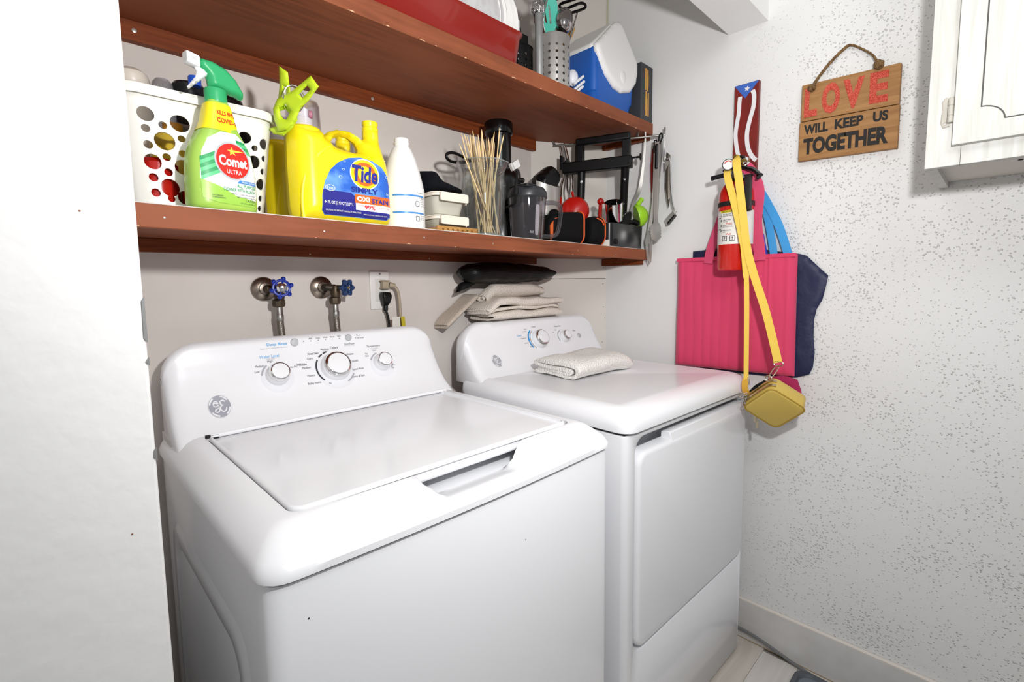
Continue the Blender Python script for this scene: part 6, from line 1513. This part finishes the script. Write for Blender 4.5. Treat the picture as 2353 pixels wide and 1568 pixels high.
for w_, du in ((-.012, 0), (.006, -.010)):
    a = PF(-.068, .004 + du, w_)
    z_ = obj('zip_pull', MB().tube([a, a + Vector((-.004, .004, -.006)), a + Vector((-.004, .004, -.018))], .0020, 8), GOLD, yp)
    obj('pull_tab', MB().box(a.x - .0055, a.x - .0035, a.y + .001, a.y + .008, a.z - .038, a.z - .016), GOLD, z_, bevel=.0008)
ring1 = PF(.058, -.066, .005); ring2 = PF(-.056, -.068, .008)
obj('strap_ring', MB().tube([ring1 + Vector((-.002, -.009 * math.cos(a), .008 * math.sin(a) + .004)) for a in [2 * PI * i / 20 for i in range(20)]], .0015, 8, True), GOLD, yp)
top1 = Vector((1.522, .4445, 1.010))
obj('swivel_hook', MB().tube(smooth_path([ring1 + Vector((0, 0, .004)), ring1.lerp(top1, .3) + Vector((0, .006, 0)), ring1.lerp(top1, .75) + Vector((0, .004, 0)), top1 - Vector((0, 0, .006)), ring1.lerp(top1, .7) - Vector((0, .006, 0)), ring1.lerp(top1, .25) - Vector((0, .005, 0)), ring1 + Vector((0, 0, .004))], 5), .0016, 8), GOLD, yp)
obj('d_ring', MB().tube(smooth_path([top1 + Vector((0, .011, .006)), top1 + Vector((0, -.011, .006)), top1 + Vector((0, -.009, -.004)), top1 + Vector((0, .009, -.004))], 5, True), .0014, 8, True), GOLD, yp)
sB = [(1.524, .446, 1.014), (1.526, .460, 1.068), (1.528, .487, 1.166), (1.529, .523, 1.272), (1.528, .546, 1.358), (1.528, .560, 1.456), (1.529, .573, 1.545), (1.532, .582, 1.594), (1.548, .592, 1.626), (1.564, .600, 1.628)]
obj('strap', MB().ribbon(smooth_path(sB, 6), .022, .0018, (-1, -.25, 0)), WEB, yp)
sA = [(1.523, .533, .945), (1.525, .535, 1.005), (1.528, .538, 1.105), (1.529, .541, 1.2), (1.529, .545, 1.272), (1.528, .558, 1.378), (1.528, .582, 1.476), (1.530, .602, 1.545), (1.540, .614, 1.580), (1.556, .618, 1.598), (1.570, .616, 1.604)]
obj('strap', MB().ribbon(smooth_path(sA, 6), [.0135] * 24 + [.018] * 6 + [.0205] * 31, .0018, (-1, -.25, 0)), WEB, yp)
obj('strap_tail', MB().ribbon(smooth_path([(1.523, .533, .955), (1.519, .535, .938), (1.520, .533, .920), (1.525, .526, .910)], 5), .019, .0025, (-1, .2, .1)), mat('golden_leather', 'D9A63A', .5), yp)
obj('slider', MB().box(1.518, 1.521, .522, .527, .938, .963), GOLD, yp, bevel=.001)
obj('strap_ring', MB().tube([ring2 + Vector((-.001, .008 * math.cos(a), .008 * math.sin(a) + .005)) for a in [2 * PI * i / 20 for i in range(20)]], .0015, 8, True), GOLD, yp)
obj('strap_link', MB().tube([ring2 + Vector((0, .0, .01)), Vector((1.524, .527, .912))], .002, 8), GOLD, yp)
# ------------------------------------------------------------------ floor: cord and tray
tag(obj('extension_cord', MB().tube(smooth_path([(1.662, .75, .050), (1.666, .60, .043), (1.667, .53, .037), (1.664, .46, .024), (1.660, .40, .012), (1.655, .34, .006), (1.650, .25, .0052), (1.648, .05, .0052), (1.645, -.3, .0052)], 8), .0050, 10), mat('grey_rubber_cord', '6E6F70', .5)), 'grey extension cord running along the baseboard', 'cord')
gt = thing('floor_tray', 'grey plastic tray on the floor at the lower right', 'tray', (1.5, .22, 0))
def tring(z, i): return [(p[0], p[1], z) for p in rr(1.33 + i, 1.634 - i, .02 + i, .388 - i, .035, 8)]
obj('tray_rim', MB().loft([tring(.001, .004), tring(.004, 0), tring(.028, 0), tring(.031, .003), tring(.031, .012), tring(.024, .016)]), mat('grey_tray_plastic', '54585E', .45), gt, angle=50)
obj('tray_mat', MB().loft([tring(.0235, .0165), tring(.0250, .018)]), mat('blue_grey_mat', '6C747E', .5), gt)
# small wall marks
import OpenImageIO as oiio, numpy as np, sys
b=oiio.ImageBuf('/workdir/render_main.png'); a=b.get_pixels(oiio.UINT8); h,w=a.shape[:2]; k=w/2353
for x,y in [(1006,1406),(806,1086),(2256,1306),(2006,706),(956,326),(486,726),(156,1406),(1566,206),(700,60),(1560,1250),(450,1300),(150,300),(1900,1450),(1100,80),(400,500),(500,950)]:
    X,Y=int(x*k),int(y*k); print((x,y),a[Y-2:Y+3,X-2:X+3,:3].reshape(-1,3).mean(0).round())
